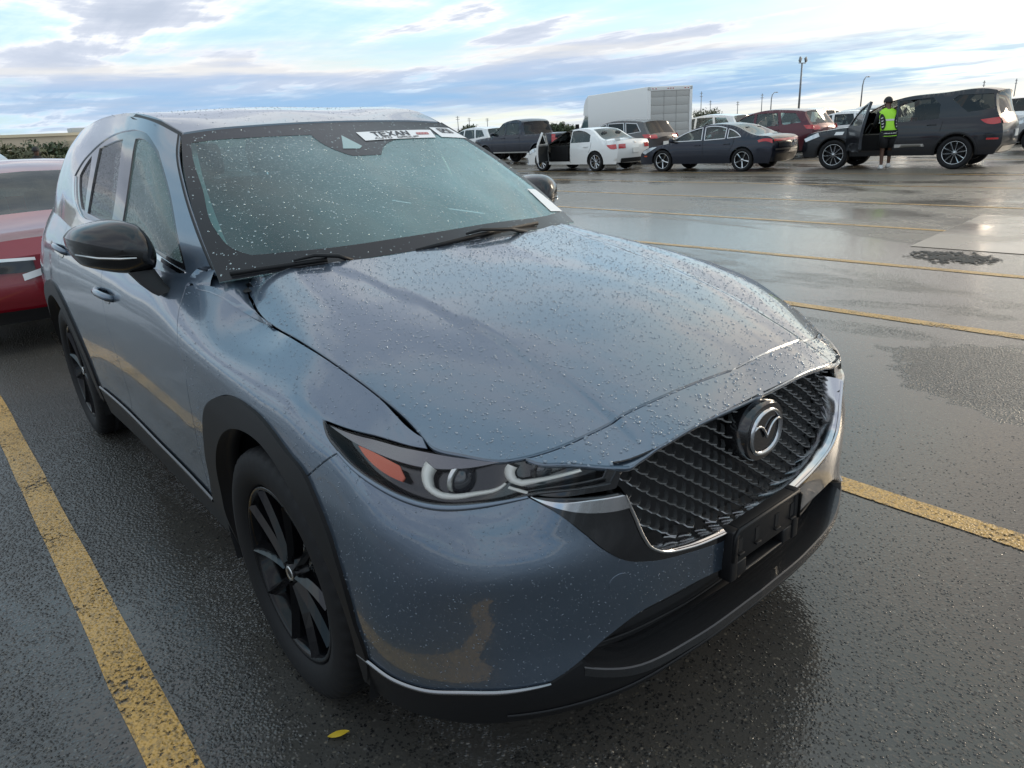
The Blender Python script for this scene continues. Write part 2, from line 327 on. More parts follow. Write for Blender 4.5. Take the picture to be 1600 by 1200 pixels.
# ---------------------------------------------------------------- mesh helpers
NORM = {}
def _nk(p): return (round(p[0]*2e4), round(p[1]*2e4), round(p[2]*2e4))
def tag(o, label=None, cat=None, group=None, kind=None):
    if label: o['label'] = label
    if cat: o['category'] = cat
    if group: o['group'] = group
    if kind: o['kind'] = kind
    return o
def empty(name, loc=(0, 0, 0), rz=0.):
    o = bpy.data.objects.new(name, None); COL.objects.link(o); o.location = loc; o.rotation_euler = (0, 0, rz)
    o.empty_display_size = .2
    return o
def obj(name, me, parent=None, mat=None, smooth=True):
    fresh = isinstance(me, tuple)
    if fresh:
        v, f = me[:2]
        d = bpy.data.meshes.new(name); d.from_pydata([tuple(map(float, p)) for p in v], [], [tuple(map(int, q)) for q in f]); d.update()
        if len(me) > 2:
            mats, idx = me[2], me[3]
            for m in mats: d.materials.append(m)
            d.polygons.foreach_set('material_index', np.array(idx, dtype=np.int32))
        me = d
    if mat is not None and not me.materials: me.materials.append(mat)
    if smooth and len(me.polygons): me.polygons.foreach_set('use_smooth', np.ones(len(me.polygons), dtype=bool))
    if smooth and fresh and NORM:
        nn = [NORM.get(_nk(p.co)) for p in me.vertices]
        if any(n is not None for n in nn): me.normals_split_custom_set_from_vertices([n if n is not None else (0, 0, 0) for n in nn])
    o = bpy.data.objects.new(name, me); COL.objects.link(o)
    if parent is not None: o.parent = parent
    return o
def join(*ms):
    V = []; F = []; n = 0
    for v, f in ms:
        v = list(map(tuple, v)); V += v; F += [tuple(i+n for i in q) for q in f]; n += len(v)
    return V, F
def mirror(m):
    v, f = m
    for p in v:
        n = NORM.get(_nk(p))
        if n is not None: NORM[_nk((p[0], -p[1], p[2]))] = (n[0], -n[1], n[2])
    return [(p[0], -p[1], p[2]) for p in v], [tuple(reversed(q)) for q in f]
def weld(m, eps=1e-4):
    v, f = m; key = {}; idx = []; nv = []
    for p in v:
        k = (round(p[0]/eps), round(p[1]/eps), round(p[2]/eps))
        if k not in key: key[k] = len(nv); nv.append(p)
        idx.append(key[k])
    nf = []
    for q in f:
        r = [idx[i] for i in q]; r = [a for i, a in enumerate(r) if a != r[i-1]]
        if len(r) > 2: nf.append(tuple(r))
    return nv, nf
def xf(m, M):
    return [tuple(M @ Vector(p)) for p in m[0]], m[1]
def box(cx, cy, cz, sx, sy, sz, bev=0.):
    if bev <= 0:
        v = [(cx+sx/2*a, cy+sy/2*b, cz+sz/2*c) for a in (-1, 1) for b in (-1, 1) for c in (-1, 1)]
        return v, [(0, 1, 3, 2), (4, 6, 7, 5), (0, 4, 5, 1), (2, 3, 7, 6), (0, 2, 6, 4), (1, 5, 7, 3)]
    bm = bmesh.new(); bmesh.ops.create_cube(bm, size=1)
    for p in bm.verts: p.co = Vector((cx+p.co.x*sx, cy+p.co.y*sy, cz+p.co.z*sz))
    bmesh.ops.bevel(bm, geom=bm.edges[:], offset=bev, segments=2, affect='EDGES', profile=.6)
    bm.verts.index_update(); r = [tuple(p.co) for p in bm.verts], [tuple(q.index for q in f.verts) for f in bm.faces]; bm.free(); return r
def lathe(prof, axis='y', n=32, centre=(0, 0, 0), closed=False):
    """profile [(r, h)] turned about an axis through centre"""
    V = []; F = []; k = len(prof)
    for i in range(n):
        a = 2*math.pi*i/n
        for r, h in prof:
            c, s = r*math.cos(a), r*math.sin(a)
            p = {'y': (c, h, s), 'x': (h, c, s), 'z': (c, s, h)}[axis]
            V.append((p[0]+centre[0], p[1]+centre[1], p[2]+centre[2]))
    for i in range(n):
        j = (i+1) % n
        for q in range(k - (0 if closed else 1)):
            r = (q+1) % k
            F.append((i*k+q, i*k+r, j*k+r, j*k+q))
    return V, F
def tube(path, rad, n=8, cap=True, flat=1.0):
    P = [Vector(p) for p in path]; V = []; F = []
    rad = [rad]*len(P) if isinstance(rad, (int, float)) else rad
    up = Vector((0, 0, 1))
    for i, p in enumerate(P):
        t = (P[min(i+1, len(P)-1)] - P[max(i-1, 0)]).normalized()
        a = t.cross(up)
        if a.length < 1e-3: a = t.cross(Vector((1, 0, 0)))
        a.normalize(); b = a.cross(t)
        for k in range(n):
            th = 2*math.pi*k/n
            V.append(tuple(p + a*math.cos(th)*rad[i] + b*math.sin(th)*rad[i]*flat))
    for i in range(len(P)-1):
        for k in range(n):
            j = (k+1) % n; F.append((i*n+k, i*n+j, (i+1)*n+j, (i+1)*n+k))
    if cap: F.append(tuple(reversed(range(n)))); F.append(tuple(range((len(P)-1)*n, len(P)*n)))
    return V, F
def grid_mesh(rows):
    r = len(rows); c = len(rows[0]); V = [tuple(p) for q in rows for p in q]
    return V, [(i*c+j, i*c+j+1, (i+1)*c+j+1, (i+1)*c+j) for i in range(r-1) for j in range(c-1)]
def solid_poly(pts, a, b):
    """prism between two copies of a 3-D polygon shifted by a and by b"""
    n = len(pts); a = Vector(a); b = Vector(b)
    V = [tuple(Vector(p)+a) for p in pts] + [tuple(Vector(p)+b) for p in pts]
    return V, [tuple(range(n)), tuple(reversed(range(n, 2*n)))] + [(i, (i+1) % n + 0, (i+1) % n + n, i+n)[::-1] for i in range(n)]

def resample(pts, step, closed=True, ang=38):
    """smooth a polyline, keeping sharp corners, and resample it"""
    P = np.array(pts, float); n = len(P)
    def turn(i):
        a = P[i]-P[i-1]; b = P[(i+1) % n]-P[i]
        la, lb = np.linalg.norm(a), np.linalg.norm(b)
        if la < 1e-9 or lb < 1e-9: return 180
        return math.degrees(math.acos(np.clip(a @ b/(la*lb), -1, 1)))
    cor = [turn(i) > ang if (closed or 0 < i < n-1) else True for i in range(n)]
    T = np.zeros_like(P)
    for i in range(n):
        if cor[i]: continue
        a = P[i]-P[i-1]; b = P[(i+1) % n]-P[i]; la, lb = np.linalg.norm(a), np.linalg.norm(b)
        T[i] = (a/la*lb + b/lb*la)/(la+lb)
    res = []
    for i in range(n if closed else n-1):
        j = (i+1) % n; d = np.linalg.norm(P[j]-P[i]); k = max(1, int(math.ceil(d/step)))
        ta = T[i] if not cor[i] else None; tb = T[j] if not cor[j] else None
        c = (P[j]-P[i])/max(d, 1e-9)
        if ta is None: ta = c if tb is None else 2*c-tb
        if tb is None: tb = c if cor[i] else 2*c-ta
        for q in range(k):
            x = q/k
            res.append((2*x**3-3*x**2+1)*P[i]+(x**3-2*x**2+x)*d*ta+(-2*x**3+3*x**2)*P[j]+(x**3-x**2)*d*tb)
    if not closed: res.append(P[-1])
    return np.array(res)
def inside(poly, q):
    x, y = q[:, 0][:, None], q[:, 1][:, None]
    x0, y0 = poly[:, 0][None], poly[:, 1][None]; x1, y1 = np.roll(poly[:, 0], -1)[None], np.roll(poly[:, 1], -1)[None]
    c = ((y0 > y) != (y1 > y)) & (x < (x1-x0)*(y-y0)/(y1-y0+1e-15)+x0)
    return c.sum(1) % 2 == 1
def inset(P, g, keep=None):
    a = .5*np.sum(P[:, 0]*np.roll(P[:, 1], -1)-np.roll(P[:, 0], -1)*P[:, 1])
    s = 1 if a > 0 else -1
    d = np.roll(P, -1, 0)-P; L = np.linalg.norm(d, axis=1)[:, None]+1e-12; d = d/L
    nrm = np.c_[-d[:, 1], d[:, 0]]*s
    m = nrm+np.roll(nrm, 1, 0); m /= np.maximum(np.linalg.norm(m, axis=1)[:, None], .35)
    Q = P+m*g
    if keep is not None: Q[keep] = P[keep]
    return Q
def snormal(S, u, v, ref):
    e = 1e-3
    p = S(u, v); a = S(np.asarray(u)+e, v)-S(np.asarray(u)-e, v); b = S(u, np.asarray(v)+e)-S(u, np.asarray(v)-e)
    n = np.cross(a, b); n /= np.linalg.norm(n, axis=1)[:, None]+1e-12
    s = np.sign(((p-np.array(ref))*n).sum(1)); s = 1 if np.sum(s) >= 0 else -1
    return n*s
REF = (-1.3, 0, .75)
def lift(S, outer, holes=(), step=.03, gap=.0018, flange=.012, off=0., ref=REF, bstep=.015, axis0=None, smooth=True, reg=True):
    """trim a smooth surface to an outline (2-D, surface coordinates), with a turned-in edge"""
    O = resample(outer, bstep) if smooth else resample(outer, bstep, ang=0.1)
    key = (np.abs(O[:, axis0]) < 1e-3) if axis0 is not None else None
    if gap: O = inset(O, gap, key)
    Hs = [resample(h, bstep) for h in holes]
    loops = [O]+Hs; pts = []; edges = []
    for L in loops:
        n0 = len(pts); pts += L.tolist(); edges += [(n0+i, n0+(i+1) % len(L)) for i in range(len(L))]
    lo, hi = O.min(0), O.max(0)
    gx, gy = np.arange(lo[0]+step/2, hi[0], step), np.arange(lo[1]+step/2, hi[1], step)
    X, Y = np.meshgrid(gx, gy); q = np.c_[X.ravel(), Y.ravel()]
    if len(q):
        ok = inside(O, q)
        for h in Hs: ok &= ~inside(h, q)
        allb = np.vstack(loops)
        d2 = ((q[:, None]-allb[None])**2).sum(2).min(1); ok &= d2 > (min(step, bstep*1.5)*.45)**2
        pts += q[ok].tolist()
    r = delaunay_2d_cdt([Vector(p) for p in pts], edges, [], 0, 1e-7)
    v2 = np.array([tuple(p) for p in r[0]]); tri = np.array([t for t in r[2]])
    c = v2[tri].mean(1); ok = inside(O, c)
    for h in Hs: ok &= ~inside(h, c)
    tri = tri[ok]
    N = snormal(S, v2[:, 0], v2[:, 1], ref); V = S(v2[:, 0], v2[:, 1])+N*off
    a = V[tri]; fn = np.cross(a[:, 1]-a[:, 0], a[:, 2]-a[:, 0])
    flip = (fn*N[tri].mean(1)).sum(1) < 0
    tri[flip] = tri[flip][:, ::-1]
    Vl = V.tolist(); F = [tuple(map(int, t)) for t in tri]
    for p, n in zip(Vl, N.tolist()) if reg else ():
        if axis0 is not None and abs(p[1]) < 1e-3: n = [n[0], 0, n[2]]
        NORM[_nk(p)] = tuple(n)
    if flange:
        cnt = {}
        for t in F:
            for i in range(3):
                e = (t[i], t[(i+1) % 3]); k = (min(e), max(e)); cnt.setdefault(k, []).append(e)
        mp = {}
        for k, es in cnt.items():
            if len(es) != 1: continue
            i, j = es[0]
            if axis0 is not None and abs(v2[i, axis0]) < 1.5e-3 and abs(v2[j, axis0]) < 1.5e-3: continue
            for w in (i, j):
                if w not in mp:
                    b = len(Vl); Vl.append(V[w].tolist()); Vl.append((V[w]-N[w]*flange).tolist()); mp[w] = (b, b+1)
            F.append((mp[j][0], mp[i][0], mp[i][1], mp[j][1]))
    return Vl, F
def ribbon(S, path, width, off, thick=.004, ref=REF, bstep=.012):
    """raised strip along a path on a surface"""
    P = resample(path, bstep, closed=False); d = np.gradient(P, axis=0); d /= np.linalg.norm(d, axis=1)[:, None]+1e-12
    w = np.interp(np.linspace(0, 1, len(P)), np.linspace(0, 1, len(width)), width) if not isinstance(width, float) else np.full(len(P), width)
    nn = np.c_[-d[:, 1], d[:, 0]]
    L, Rr = P+nn*w[:, None]/2, P-nn*w[:, None]/2
    def at(Q, o): return S(Q[:, 0], Q[:, 1])+snormal(S, Q[:, 0], Q[:, 1], ref)*o
    rows = [at(L, off), at(L*.8+Rr*.2, off+thick), at(L*.2+Rr*.8, off+thick), at(Rr, off), at(Rr, off-thick)]
    return grid_mesh(rows)
def orient(m, ref):
    """flip faces so that they point away from ref"""
    v = [Vector(p) for p in m[0]]; F = []
    for q in m[1]:
        n = (v[q[1]]-v[q[0]]).cross(v[q[2]]-v[q[0]]); c = v[q[0]]
        F.append(q if n.dot(c-Vector(ref)) >= 0 else tuple(reversed(q)))
    return m[0], F
def copy_tree(o, parent=None):
    c = o.copy(); COL.objects.link(c)
    if parent is not None: c.parent = parent
    for ch in list(o.children): copy_tree(ch, c)
    return c
# ---------------------------------------------------------------- near car materials
BODY = paint('blue_grey_paint', (.108, .145, .195), .75, .32)
PLASTIC = pmat('black_plastic', (.008, .008, .009), .48, spec=.35)
t, co = objco(PLASTIC); bump(PLASTIC, t.noise(co, 420, 2), .12, .0006)
GLOSSBLK = pmat('gloss_black', (.008, .008, .009), .12, 0, .6)
MIRRORBLK = pmat('mirror_black', (.007, .007, .008), .20, 0, .35)
CHROME = pmat('dark_chrome', (.55, .55, .56), .10, 1.)
SILVER = pmat('satin_silver', (.62, .62, .61), .28, 1.)
RUBBER = pmat('tyre_rubber', (.009, .009, .010), .68, spec=.3)
t, co = objco(RUBBER); bump(RUBBER, t.noise(co, 260, 2), .15, .0008)
RIMBLK = pmat('black_rim', (.004, .004, .005), .10, 0, .0, spec=.28)
RIMSIL = pmat('silver_rim', (.55, .56, .57), .25, 1.)
DARK = pmat('dark_cavity', (.006, .006, .007), .7)
AMBER = pmat('amber_reflector', (.55, .075, .014), .22, 0, .8)
LENSGLINT = pmat('lens_glint_chrome', (.17, .17, .18), .20, 1.)  # metal for the strip that imitates sky reflection on the headlight lens
GUIDE = pmat('light_guide', (.80, .78, .72), .35, 0, .5)
LAMPGLASS = pmat('projector_glass', (.02, .022, .028), .04, 0, 1.)
FINM = pmat('grille_fin_grey', (.40, .40, .40), .18, .9)
CLOTH = pmat('seat_cloth', (.06, .06, .062), .8)
TRIMGREY = pmat('interior_trim', (.32, .36, .34), .7)
DASHM = pmat('dash_plastic', (.02, .021, .022), .6)
STICK = pmat('sticker_white', (.80, .80, .80), .45)
INK = pmat('sticker_ink', (.03, .03, .035), .5)
INKRED = pmat('sticker_red', (.45, .12, .12), .5)
def glassmat(name, tint, fog, fogcol, drops=True, ior=1.52, side=False):
    m = bpy.data.materials.new(name); m.use_nodes = True; t = NT(m.node_tree); t.n.clear()
    o = t.add('ShaderNodeOutputMaterial'); tr = t.add('ShaderNodeBsdfTransparent'); tr.inputs[0].default_value = (*tint, 1)
    df = t.add('ShaderNodeBsdfDiffuse'); df.inputs[0].default_value = (*fogcol, 1)
    gl = t.add('ShaderNodeBsdfGlossy'); gl.inputs['Roughness'].default_value = .02
    fr = t.add('ShaderNodeFresnel'); fr.inputs[0].default_value = ior
    co = t.add('ShaderNodeTexCoord').outputs['Object']
    fogn = t.math('MULTIPLY', t.ramp(t.noise(co, 2.2, 3), [(.3, .7), (.7, 1.15)]), fog)
    if side: fogn = t.math('MULTIPLY', fogn, t.ramp(t.math('ADD', t.add('ShaderNodeSeparateXYZ', i_Vector=co).outputs[1], .8), [(.25, .38), (1.0, 1.6)]))     # fog factor rises towards the driver's half
    a = t.add('ShaderNodeMixShader'); t.l.new(fogn, a.inputs[0]); t.l.new(tr.outputs[0], a.inputs[1]); t.l.new(df.outputs[0], a.inputs[2])
    if drops:
        h = t.math('ADD', t.ramp(t.voronoi(co, 85), [(.10, 1), (.34, 0)], 'EASE'), t.ramp(t.voronoi(co, 190), [(.1, .5), (.4, 0)], 'EASE'))
        b = t.add('ShaderNodeBump', i_Height=h); b.inputs['Strength'].default_value = .5; b.inputs['Distance'].default_value = .0016
        t.l.new(b.outputs[0], gl.inputs['Normal']); t.l.new(b.outputs[0], fr.inputs['Normal']); t.l.new(b.outputs[0], df.inputs['Normal'])
    b2 = t.add('ShaderNodeMixShader'); t.l.new(fr.outputs[0], b2.inputs[0]); t.l.new(a.outputs[0], b2.inputs[1]); t.l.new(gl.outputs[0], b2.inputs[2])
    t.l.new(b2.outputs[0], o.inputs[0]); MATS[name] = m; return m
SCREEN = glassmat('wet_screen_glass', (.52, .82, .81), .30, (.38, .62, .63), side=True)
SIDEGL = glassmat('wet_side_glass', (.60, .80, .75), .30, (.36, .54, .50))
TINTGL = glassmat('privacy_glass', (.10, .11, .11), .08, (.10, .11, .11))
LENS = glassmat('headlight_lens', (.98, .98, .98), .0, (.4, .4, .4), False, 1.28)
def watermat():
    m = bpy.data.materials.new('rain_water'); m.use_nodes = True; t = NT(m.node_tree); t.n.clear()
    o = t.add('ShaderNodeOutputMaterial'); tr = t.add('ShaderNodeBsdfTransparent'); tr.inputs[0].default_value = (.86, .88, .90, 1)
    gl = t.add('ShaderNodeBsdfGlossy'); gl.inputs['Roughness'].default_value = .0
    fr = t.add('ShaderNodeFresnel'); fr.inputs[0].default_value = 1.55
    a = t.add('ShaderNodeMixShader'); t.l.new(fr.outputs[0], a.inputs[0]); t.l.new(tr.outputs[0], a.inputs[1]); t.l.new(gl.outputs[0], a.inputs[2])
    t.l.new(a.outputs[0], o.inputs[0]); return m
WATER = watermat()
FRIT = pmat('frit_black', (.012, .012, .015), .32, spec=.35)

# ---------------------------------------------------------------- near car
suv = empty('suv', (0, 0, 0))
tag(suv, 'wet blue-grey suv filling the foreground, black wheels and black grille', 'suv')
UV = lambda k: list(map(tuple, OUT[k]))
OUT['hood_cut'][8:10] = [(.530, -.738), (.556, -.739)]
OUT['hood_cut'][12:] = [(.7062, -.6063), (.7421, -.519), (.7569, -.455), (.7765, -.3046), (.7900, -.1251), (.7956, 0)]
HC = UV('hood_cut'); HR = UV('hood_rear'); NL = UV('nose_low')
def centre(pl): pl = list(pl); pl[-1] = (pl[-1][0], 0.0); return pl
def both(m): return weld(join(m, mirror(m)))
def pair(name, m, mat, parent=suv, **kw):
    a = obj(name, m, parent, mat, **kw); b = obj(name, mirror(m), parent, mat, **kw); return a, b
# hood: rear edge -> centre line -> front gap -> side cut
side = HC[:13]; front = centre(HC[12:]); rear = centre(HR)
front[-1] = (.798, 0.); rear[-1] = (-.262, 0.)
hood_out = rear[::-1][:-1] + side + front[1:]
obj('hood', both(lift(HOOD, hood_out, step=.022, axis0=1, gap=.0030, flange=.02)), suv, BODY)
nose_out = front + centre(NL)[::-1]
nose_out = [front[0]] + front[1:] + [(.884, 0.)] + NL[::-1][1:]
obj('nose_panel', both(lift(HOOD, nose_out, step=.022, axis0=1, gap=.0042, flange=.022)), suv, BODY)
# fender
VT = W.v[-1]
gap1 = UV('gap1')
arch = UV('arch')
hlu = UV('hlu')
fend = arch[5:] + gap1[::-1] + [(2.10, VT), (2.026, VT), (1.9, VT), (1.7, VT), (1.5, VT), (1.3, VT), (1.1, VT), (.95, VT), (.866, VT)] + hlu[::-1]
fm = lift(W, fend, step=.03, gap=.0018, flange=.014)
# cowl corner between fender top, hood cut and screen base
cA = W(np.array([1.72, 1.815, 1.90, 1.97, 2.03, 2.09, 2.14]), np.full(7, VT))
cA = np.vstack([cA, [[-.60, -.775, 1.120]]])
hce = [(x, y-.004, HOOD.h(x, y)[0]-.001) for x, y in resample(HC[:5], .04, closed=False)]
hce = [p for p in hce if p[0] < -.15][::-1][::2]
cB = np.array(hce + [(-.52, -.68, 1.128), (-.575, -.768, 1.146)])
uA = np.linspace(1.72, 2.14, len(cB)-1); cA = np.vstack([W(uA, VT-.016*np.clip(np.arange(len(uA))/3, 0, 1))+snormal(W, uA, np.full(len(uA), VT-.016), REF)*.0018, [[-.665, -.800, 1.106]]])
rows = [cA*(1-s)+cB*s+np.array([0, 0, .010*math.sin(math.pi*s)]) for s in np.linspace(0, 1, 7)]
cm = orient(grid_mesh(rows), (-.4, -.5, .5))
pair('fender', join(fm, cm), BODY)
bu = np.linspace(2.09, 2.75, 12); bA = W(bu, np.full(12, VT)); gd = GH(np.linspace(0, 1.0, 200), np.zeros(200))
bB = np.array([gd[np.argmin(np.abs(gd[:, 0]-x))] for x in bA[:, 0]])
pair('belt_panel', orient(grid_mesh([bA+[0, 0, -.003], bA*.5+bB*.5+[0, -.004, .0], bB+[0, .0, .012]]), (-.9, 0, 1.0)), BODY)
# front bumper cover
bump_up = UV('bump_up')[:-1] + [(0, .336)]
bump_lo = [(0, .247)] + UV('bump_lo')[1:]
obj('front_bumper', both(lift(W, bump_up + bump_lo + arch[1:5], step=.03, axis0=0, gap=.0018, flange=.02)), suv, BODY)
# rolled lip of the bumper under the headlight
pair('bumper_lip', ribbon(W, bump_up[1:8], [.006, .012, .016, .018, .016, .010], .001, .004), BODY)
# black valance, intake and lip
val = bump_lo[6:] + [(1.1518, .0466), (1.0423, .004), (.8985, .01), (.7387, .01), (.585, .006), (.36, .006), (.2, .006), (0, .006), (0, .105), (.1214, .107), (.2797, .110), (.4373, .130), (.51, .152), (.5779, .195)]
obj('front_valance', both(lift(W, val, step=.03, axis0=0, gap=.001, flange=.09, off=.004)), suv, PLASTIC)
lp0 = resample([(0, .106), (.1214, .108), (.2797, .112), (.4373, .130), (.51, .154), (.575, .182)], .03, closed=False)
lrow = []
for o_, dz in ((-.075, .010), (-.035, .0075), (.003, .004), (.006, .001), (.006, -.020)):
    lrow.append(W(lp0[:, 0], lp0[:, 1])+snormal(W, lp0[:, 0], lp0[:, 1], REF)*[1, 1, 0]*o_+np.array([0, 0, dz]))
lipm = orient(grid_mesh(lrow), (.6, -.2, .1))
obj('valance_ledge', both(lipm), suv, smooth=False, mat=pmat('wet_plastic', (.018, .018, .019), .24, 0, .5))
lip2 = ribbon(W, [(0, .045), (.2, .045), (.40, .048), (.60, .055), (.75, .06)], .010, .005, .004)
obj('lower_lip', both(lip2), suv, PLASTIC)
pair('bumper_side_strip', ribbon(W, bump_lo[7:], [.003, .009, .010, .010, .010, .010], .004, .005), pmat('sky_sheen_strip', (.30, .30, .31), .22, .8))  # pale metal colour imitates sky sheen on the wet black ledge
intake = [(0, .10), (.3, .10), (.6, .13), (.66, .19), (.45, .31), (.25, .31), (0, .30)]
obj('lower_intake', both(lift(W, intake, step=.04, axis0=0, gap=0, flange=0, off=-.085)), suv, DARK)
for k, vv in enumerate((.165, .205, .245)):
    uu = (.50, .47, .42)[k]
    obj('intake_slat', both(ribbon(W, [(0, vv), (uu*.5, vv), (uu, vv+.01)], .007, -.072, .005)), suv, PLASTIC)
# tow-hook cover: a scribed disc
c0 = OUT['tow'][0]; ring = [(c0[0]+.026*math.cos(a), c0[1]+.026*math.sin(a)) for a in np.linspace(0, 2*math.pi, 24, endpoint=False)]
obj('tow_cover', lift(W, ring, step=.012, gap=0, flange=.002, off=.0012, bstep=.006), suv, BODY)
# wheel-arch cladding
def uv_xz(x, z):
    u, v = np.interp(-x, -W.P[3, ::1, 0][7:16], W.u[7:16]) if x < 0 else 1.3, .2
    for _ in range(30):
        e = 1e-4; p = W([u, u+e, u], [v, v, v+e])[:, [0, 2]]
        J = np.c_[(p[1]-p[0])/e, (p[2]-p[0])/e]
        s = np.clip(np.linalg.lstsq(J, np.array([x, z])-p[0], rcond=None)[0], -.05, .05); u += s[0]; v += s[1]
        u = min(max(u, W.u[0]), W.u[-1]); v = min(max(v, 0), VT)
    return (float(u), float(v))
innF = [uv_xz(.425*math.cos(a), .372+.425*math.sin(a)) for a in np.linspace(R_(-14), R_(194), 19)]
clad = [(1.100, .169)] + arch[1:-1] + [(2.075, .125), (2.075, .03)] + innF[::-1] + [(1.13, .060)]
pair('arch_cladding', lift(W, clad, step=.03, gap=.0006, flange=.07, off=.009), PLASTIC)
RX, RZ = -2.7, .372
outR = [uv_xz(RX+.505*math.cos(a), RZ+.505*math.sin(a)) for a in np.linspace(R_(-4), R_(186), 21)]
innR = [uv_xz(RX+.425*math.cos(a), RZ+.425*math.sin(a)) for a in np.linspace(R_(-14), R_(194), 19)]
pair('arch_cladding', lift(W, outR + innR[::-1], step=.03, gap=.0006, flange=.07, off=.009), PLASTIC)
# doors
gap2 = UV('gap2')
gap3 = [(3.98, VT), (3.985, .70), (3.97, .60), (3.90, .54)]
ra = [p for p in outR if p[0] < 3.93][::-1]
ra = sorted([p for p in outR if p[0] < 3.92], key=lambda p: -p[1])
def door(name, outl):
    m = lift(W, outl, step=.035, gap=.002, flange=.014)
    return pair(name, m, BODY)
fd = door('front_door', [(2.19, VT)] + gap2 + gap1[::-1])
rd = door('rear_door', gap2 + [(3.66, .125)] + ra[::-1] + gap3[::-1][1:])
sill_out = [(2.075, .125), (3.69, .125), (3.70, .01), (2.075, .01)]
pair('sill_cladding', lift(W, sill_out, step=.05, gap=.001, flange=.06, off=.008), PLASTIC)
pair('sill_strip', ribbon(W, [(2.08, .128), (2.6, .128), (3.2, .128), (3.68, .128)], .014, .006, .006), pmat('wet_sill', (.10, .10, .105), .2, .4))
# quarter and tail
rq = [p for p in outR if p[0] >= 3.92]; rq = sorted([p for p in rq if p[0] < 4.24], key=lambda p: p[1]) + sorted([p for p in rq if p[0] >= 4.24], key=lambda p: -p[1])
pair('quarter_panel', lift(W, gap3 + rq + [(4.74, .30), (5.05, .30), (5.05, VT)], step=.04, gap=.002), BODY)
rend = sorted([p for p in outR if p[0] > 4.5], key=lambda p: p[1])
obj('rear_bumper', both(lift(W, [(5.775-1e-4, .01), (4.74, .02), (4.735, .12), (4.74, .296), (5.05, .296), (5.775-1e-4, .296)], step=.06, gap=0, flange=.03)), suv, PLASTIC)
obj('tailgate', both(lift(W, [(5.052, .30), (5.775-1e-4, .30), (5.775-1e-4, VT), (5.052, VT)], step=.06, gap=0)), suv, BODY)
pair('tail_light', lift(W, [(4.80, .60), (5.05, .585), (5.35, .60), (5.35, .66), (5.05, .67), (4.82, .66)], step=.04, off=.006, flange=.01), pmat('tail_red', (.35, .01, .012), .15, 0, 1))
# door handles: recess plus grip
for dset, (uc, vc) in ((fd, (3.01, .672)), (rd, (3.93, .728))):
    cup = [(uc+.062*math.cos(a), vc-.004+.026*math.sin(a)) for a in np.linspace(0, 2*math.pi, 20, endpoint=False)]
    cm_ = lift(W, cup, step=.012, gap=0, flange=.0, off=.0015, bstep=.008)
    hp = [(uc-.112, -.004, .004), (uc-.095, .018, .008), (uc-.05, .030, .010), (uc, .033, .010), (uc+.05, .030, .008), (uc+.09, .018, .006), (uc+.105, -.004, .005)]
    gm = tube([W([a], [vc+e])[0]+snormal(W, [a], [vc], REF)[0]*o for a, o, e in hp], [.011, .013, .013, .013, .013, .013, .011], 10, flat=1.15)
    for s, d in enumerate(dset):
        q = (lambda m: m) if s == 0 else mirror
        obj('handle_recess', q(cm_), d, GLOSSBLK); obj('door_handle', q(gm), d, BODY)
# ------------------------------------------------ greenhouse
ghb = [(0, .0), (0, GH.v[-1])] + [(u, GH.v[-1]) for u in (.4, .8, 1.2, 1.6)] + [(GH.u[-1], GH.v[-1]), (GH.u[-1], 0)] + [(u, 0.) for u in (2.0, 1.6, 1.2, .8, .4)]
pair('pillar_frame', lift(GH, ghb, [UV('gh_frame')], step=.035, gap=0, flange=.012, ref=(-1.8, 0, 1.3)), BODY)
glf = ['gl_front', 'gl_rear', 'gl_quarter']
pair('window_frame', lift(GH, UV('gh_frame'), [inset(np.array(UV(k)), -.0).tolist() for k in glf], step=.03, gap=.001, flange=.012, off=-.004, ref=(-1.8, 0, 1.3)), GLOSSBLK)
for k, m in zip(glf, (SIDEGL, TINTGL, TINTGL)):
    pair('side_window', lift(GH, UV(k), step=.03, gap=-.001, flange=0, off=-.010, ref=(-1.8, 0, 1.3)), m)
pair('window_molding', lift(GH, UV('molding'), step=.03, gap=0, flange=.008, off=.004, bstep=.01, ref=(-1.8, 0, 1.3)), CHROME)
pair('pillar_molding', ribbon(GH, [(.004, .02), (.004, .25), (.004, .50), (.004, GH.v[-1])], .022, -.002, .006, ref=(-1.8, 0, 1.3)), PLASTIC)
# roof
redge = [(-1.182, -.572), (-1.36, -.588), (-1.66, -.594), (-2.0, -.591), (-2.4, -.581), (-2.8, -.561), (-3.12, -.531), (-3.30, -.48)]
rout = [(-1.24, 0.), (-1.232, -.24), (-1.21, -.46)] + redge + [(-3.34, -.24), (-3.36, 0.)]
obj('roof', both(lift(ROOF, rout, step=.05, axis0=1, gap=.001, flange=.02, ref=(-2, 0, .5))), suv, BODY)
dm = [[(x, y-.004, ROOF.h(x, y)[0]-.002) for x, y in redge[:3]], [(x, y-.014, ROOF.h(x, y)[0]-.010) for x, y in redge[:3]], [(x, y-.030, ROOF.h(x, y)[0]-.016) for x, y in redge[:3]]]
pair('roof_ditch', orient(grid_mesh(dm), (-2, 0, 1)), PLASTIC)
# tail window closing the back
tw = [[(-3.36+.02, y, 1.60-abs(y)*.06) for y in np.linspace(-.48, .48, 7)], [(-3.47, y*1.25, 1.235) for y in np.linspace(-.48, .48, 7)]]
obj('rear_window', orient(grid_mesh(tw), (-2, 0, 1.2)), suv, TINTGL)
pair('rear_pillar', orient(grid_mesh([[(-3.32, -.50, 1.555), (-3.42, -.66, 1.22)], [(-3.342, -.478, 1.572), (-3.472, -.595, 1.236)]]), (-2, 0, 1.2)), BODY)
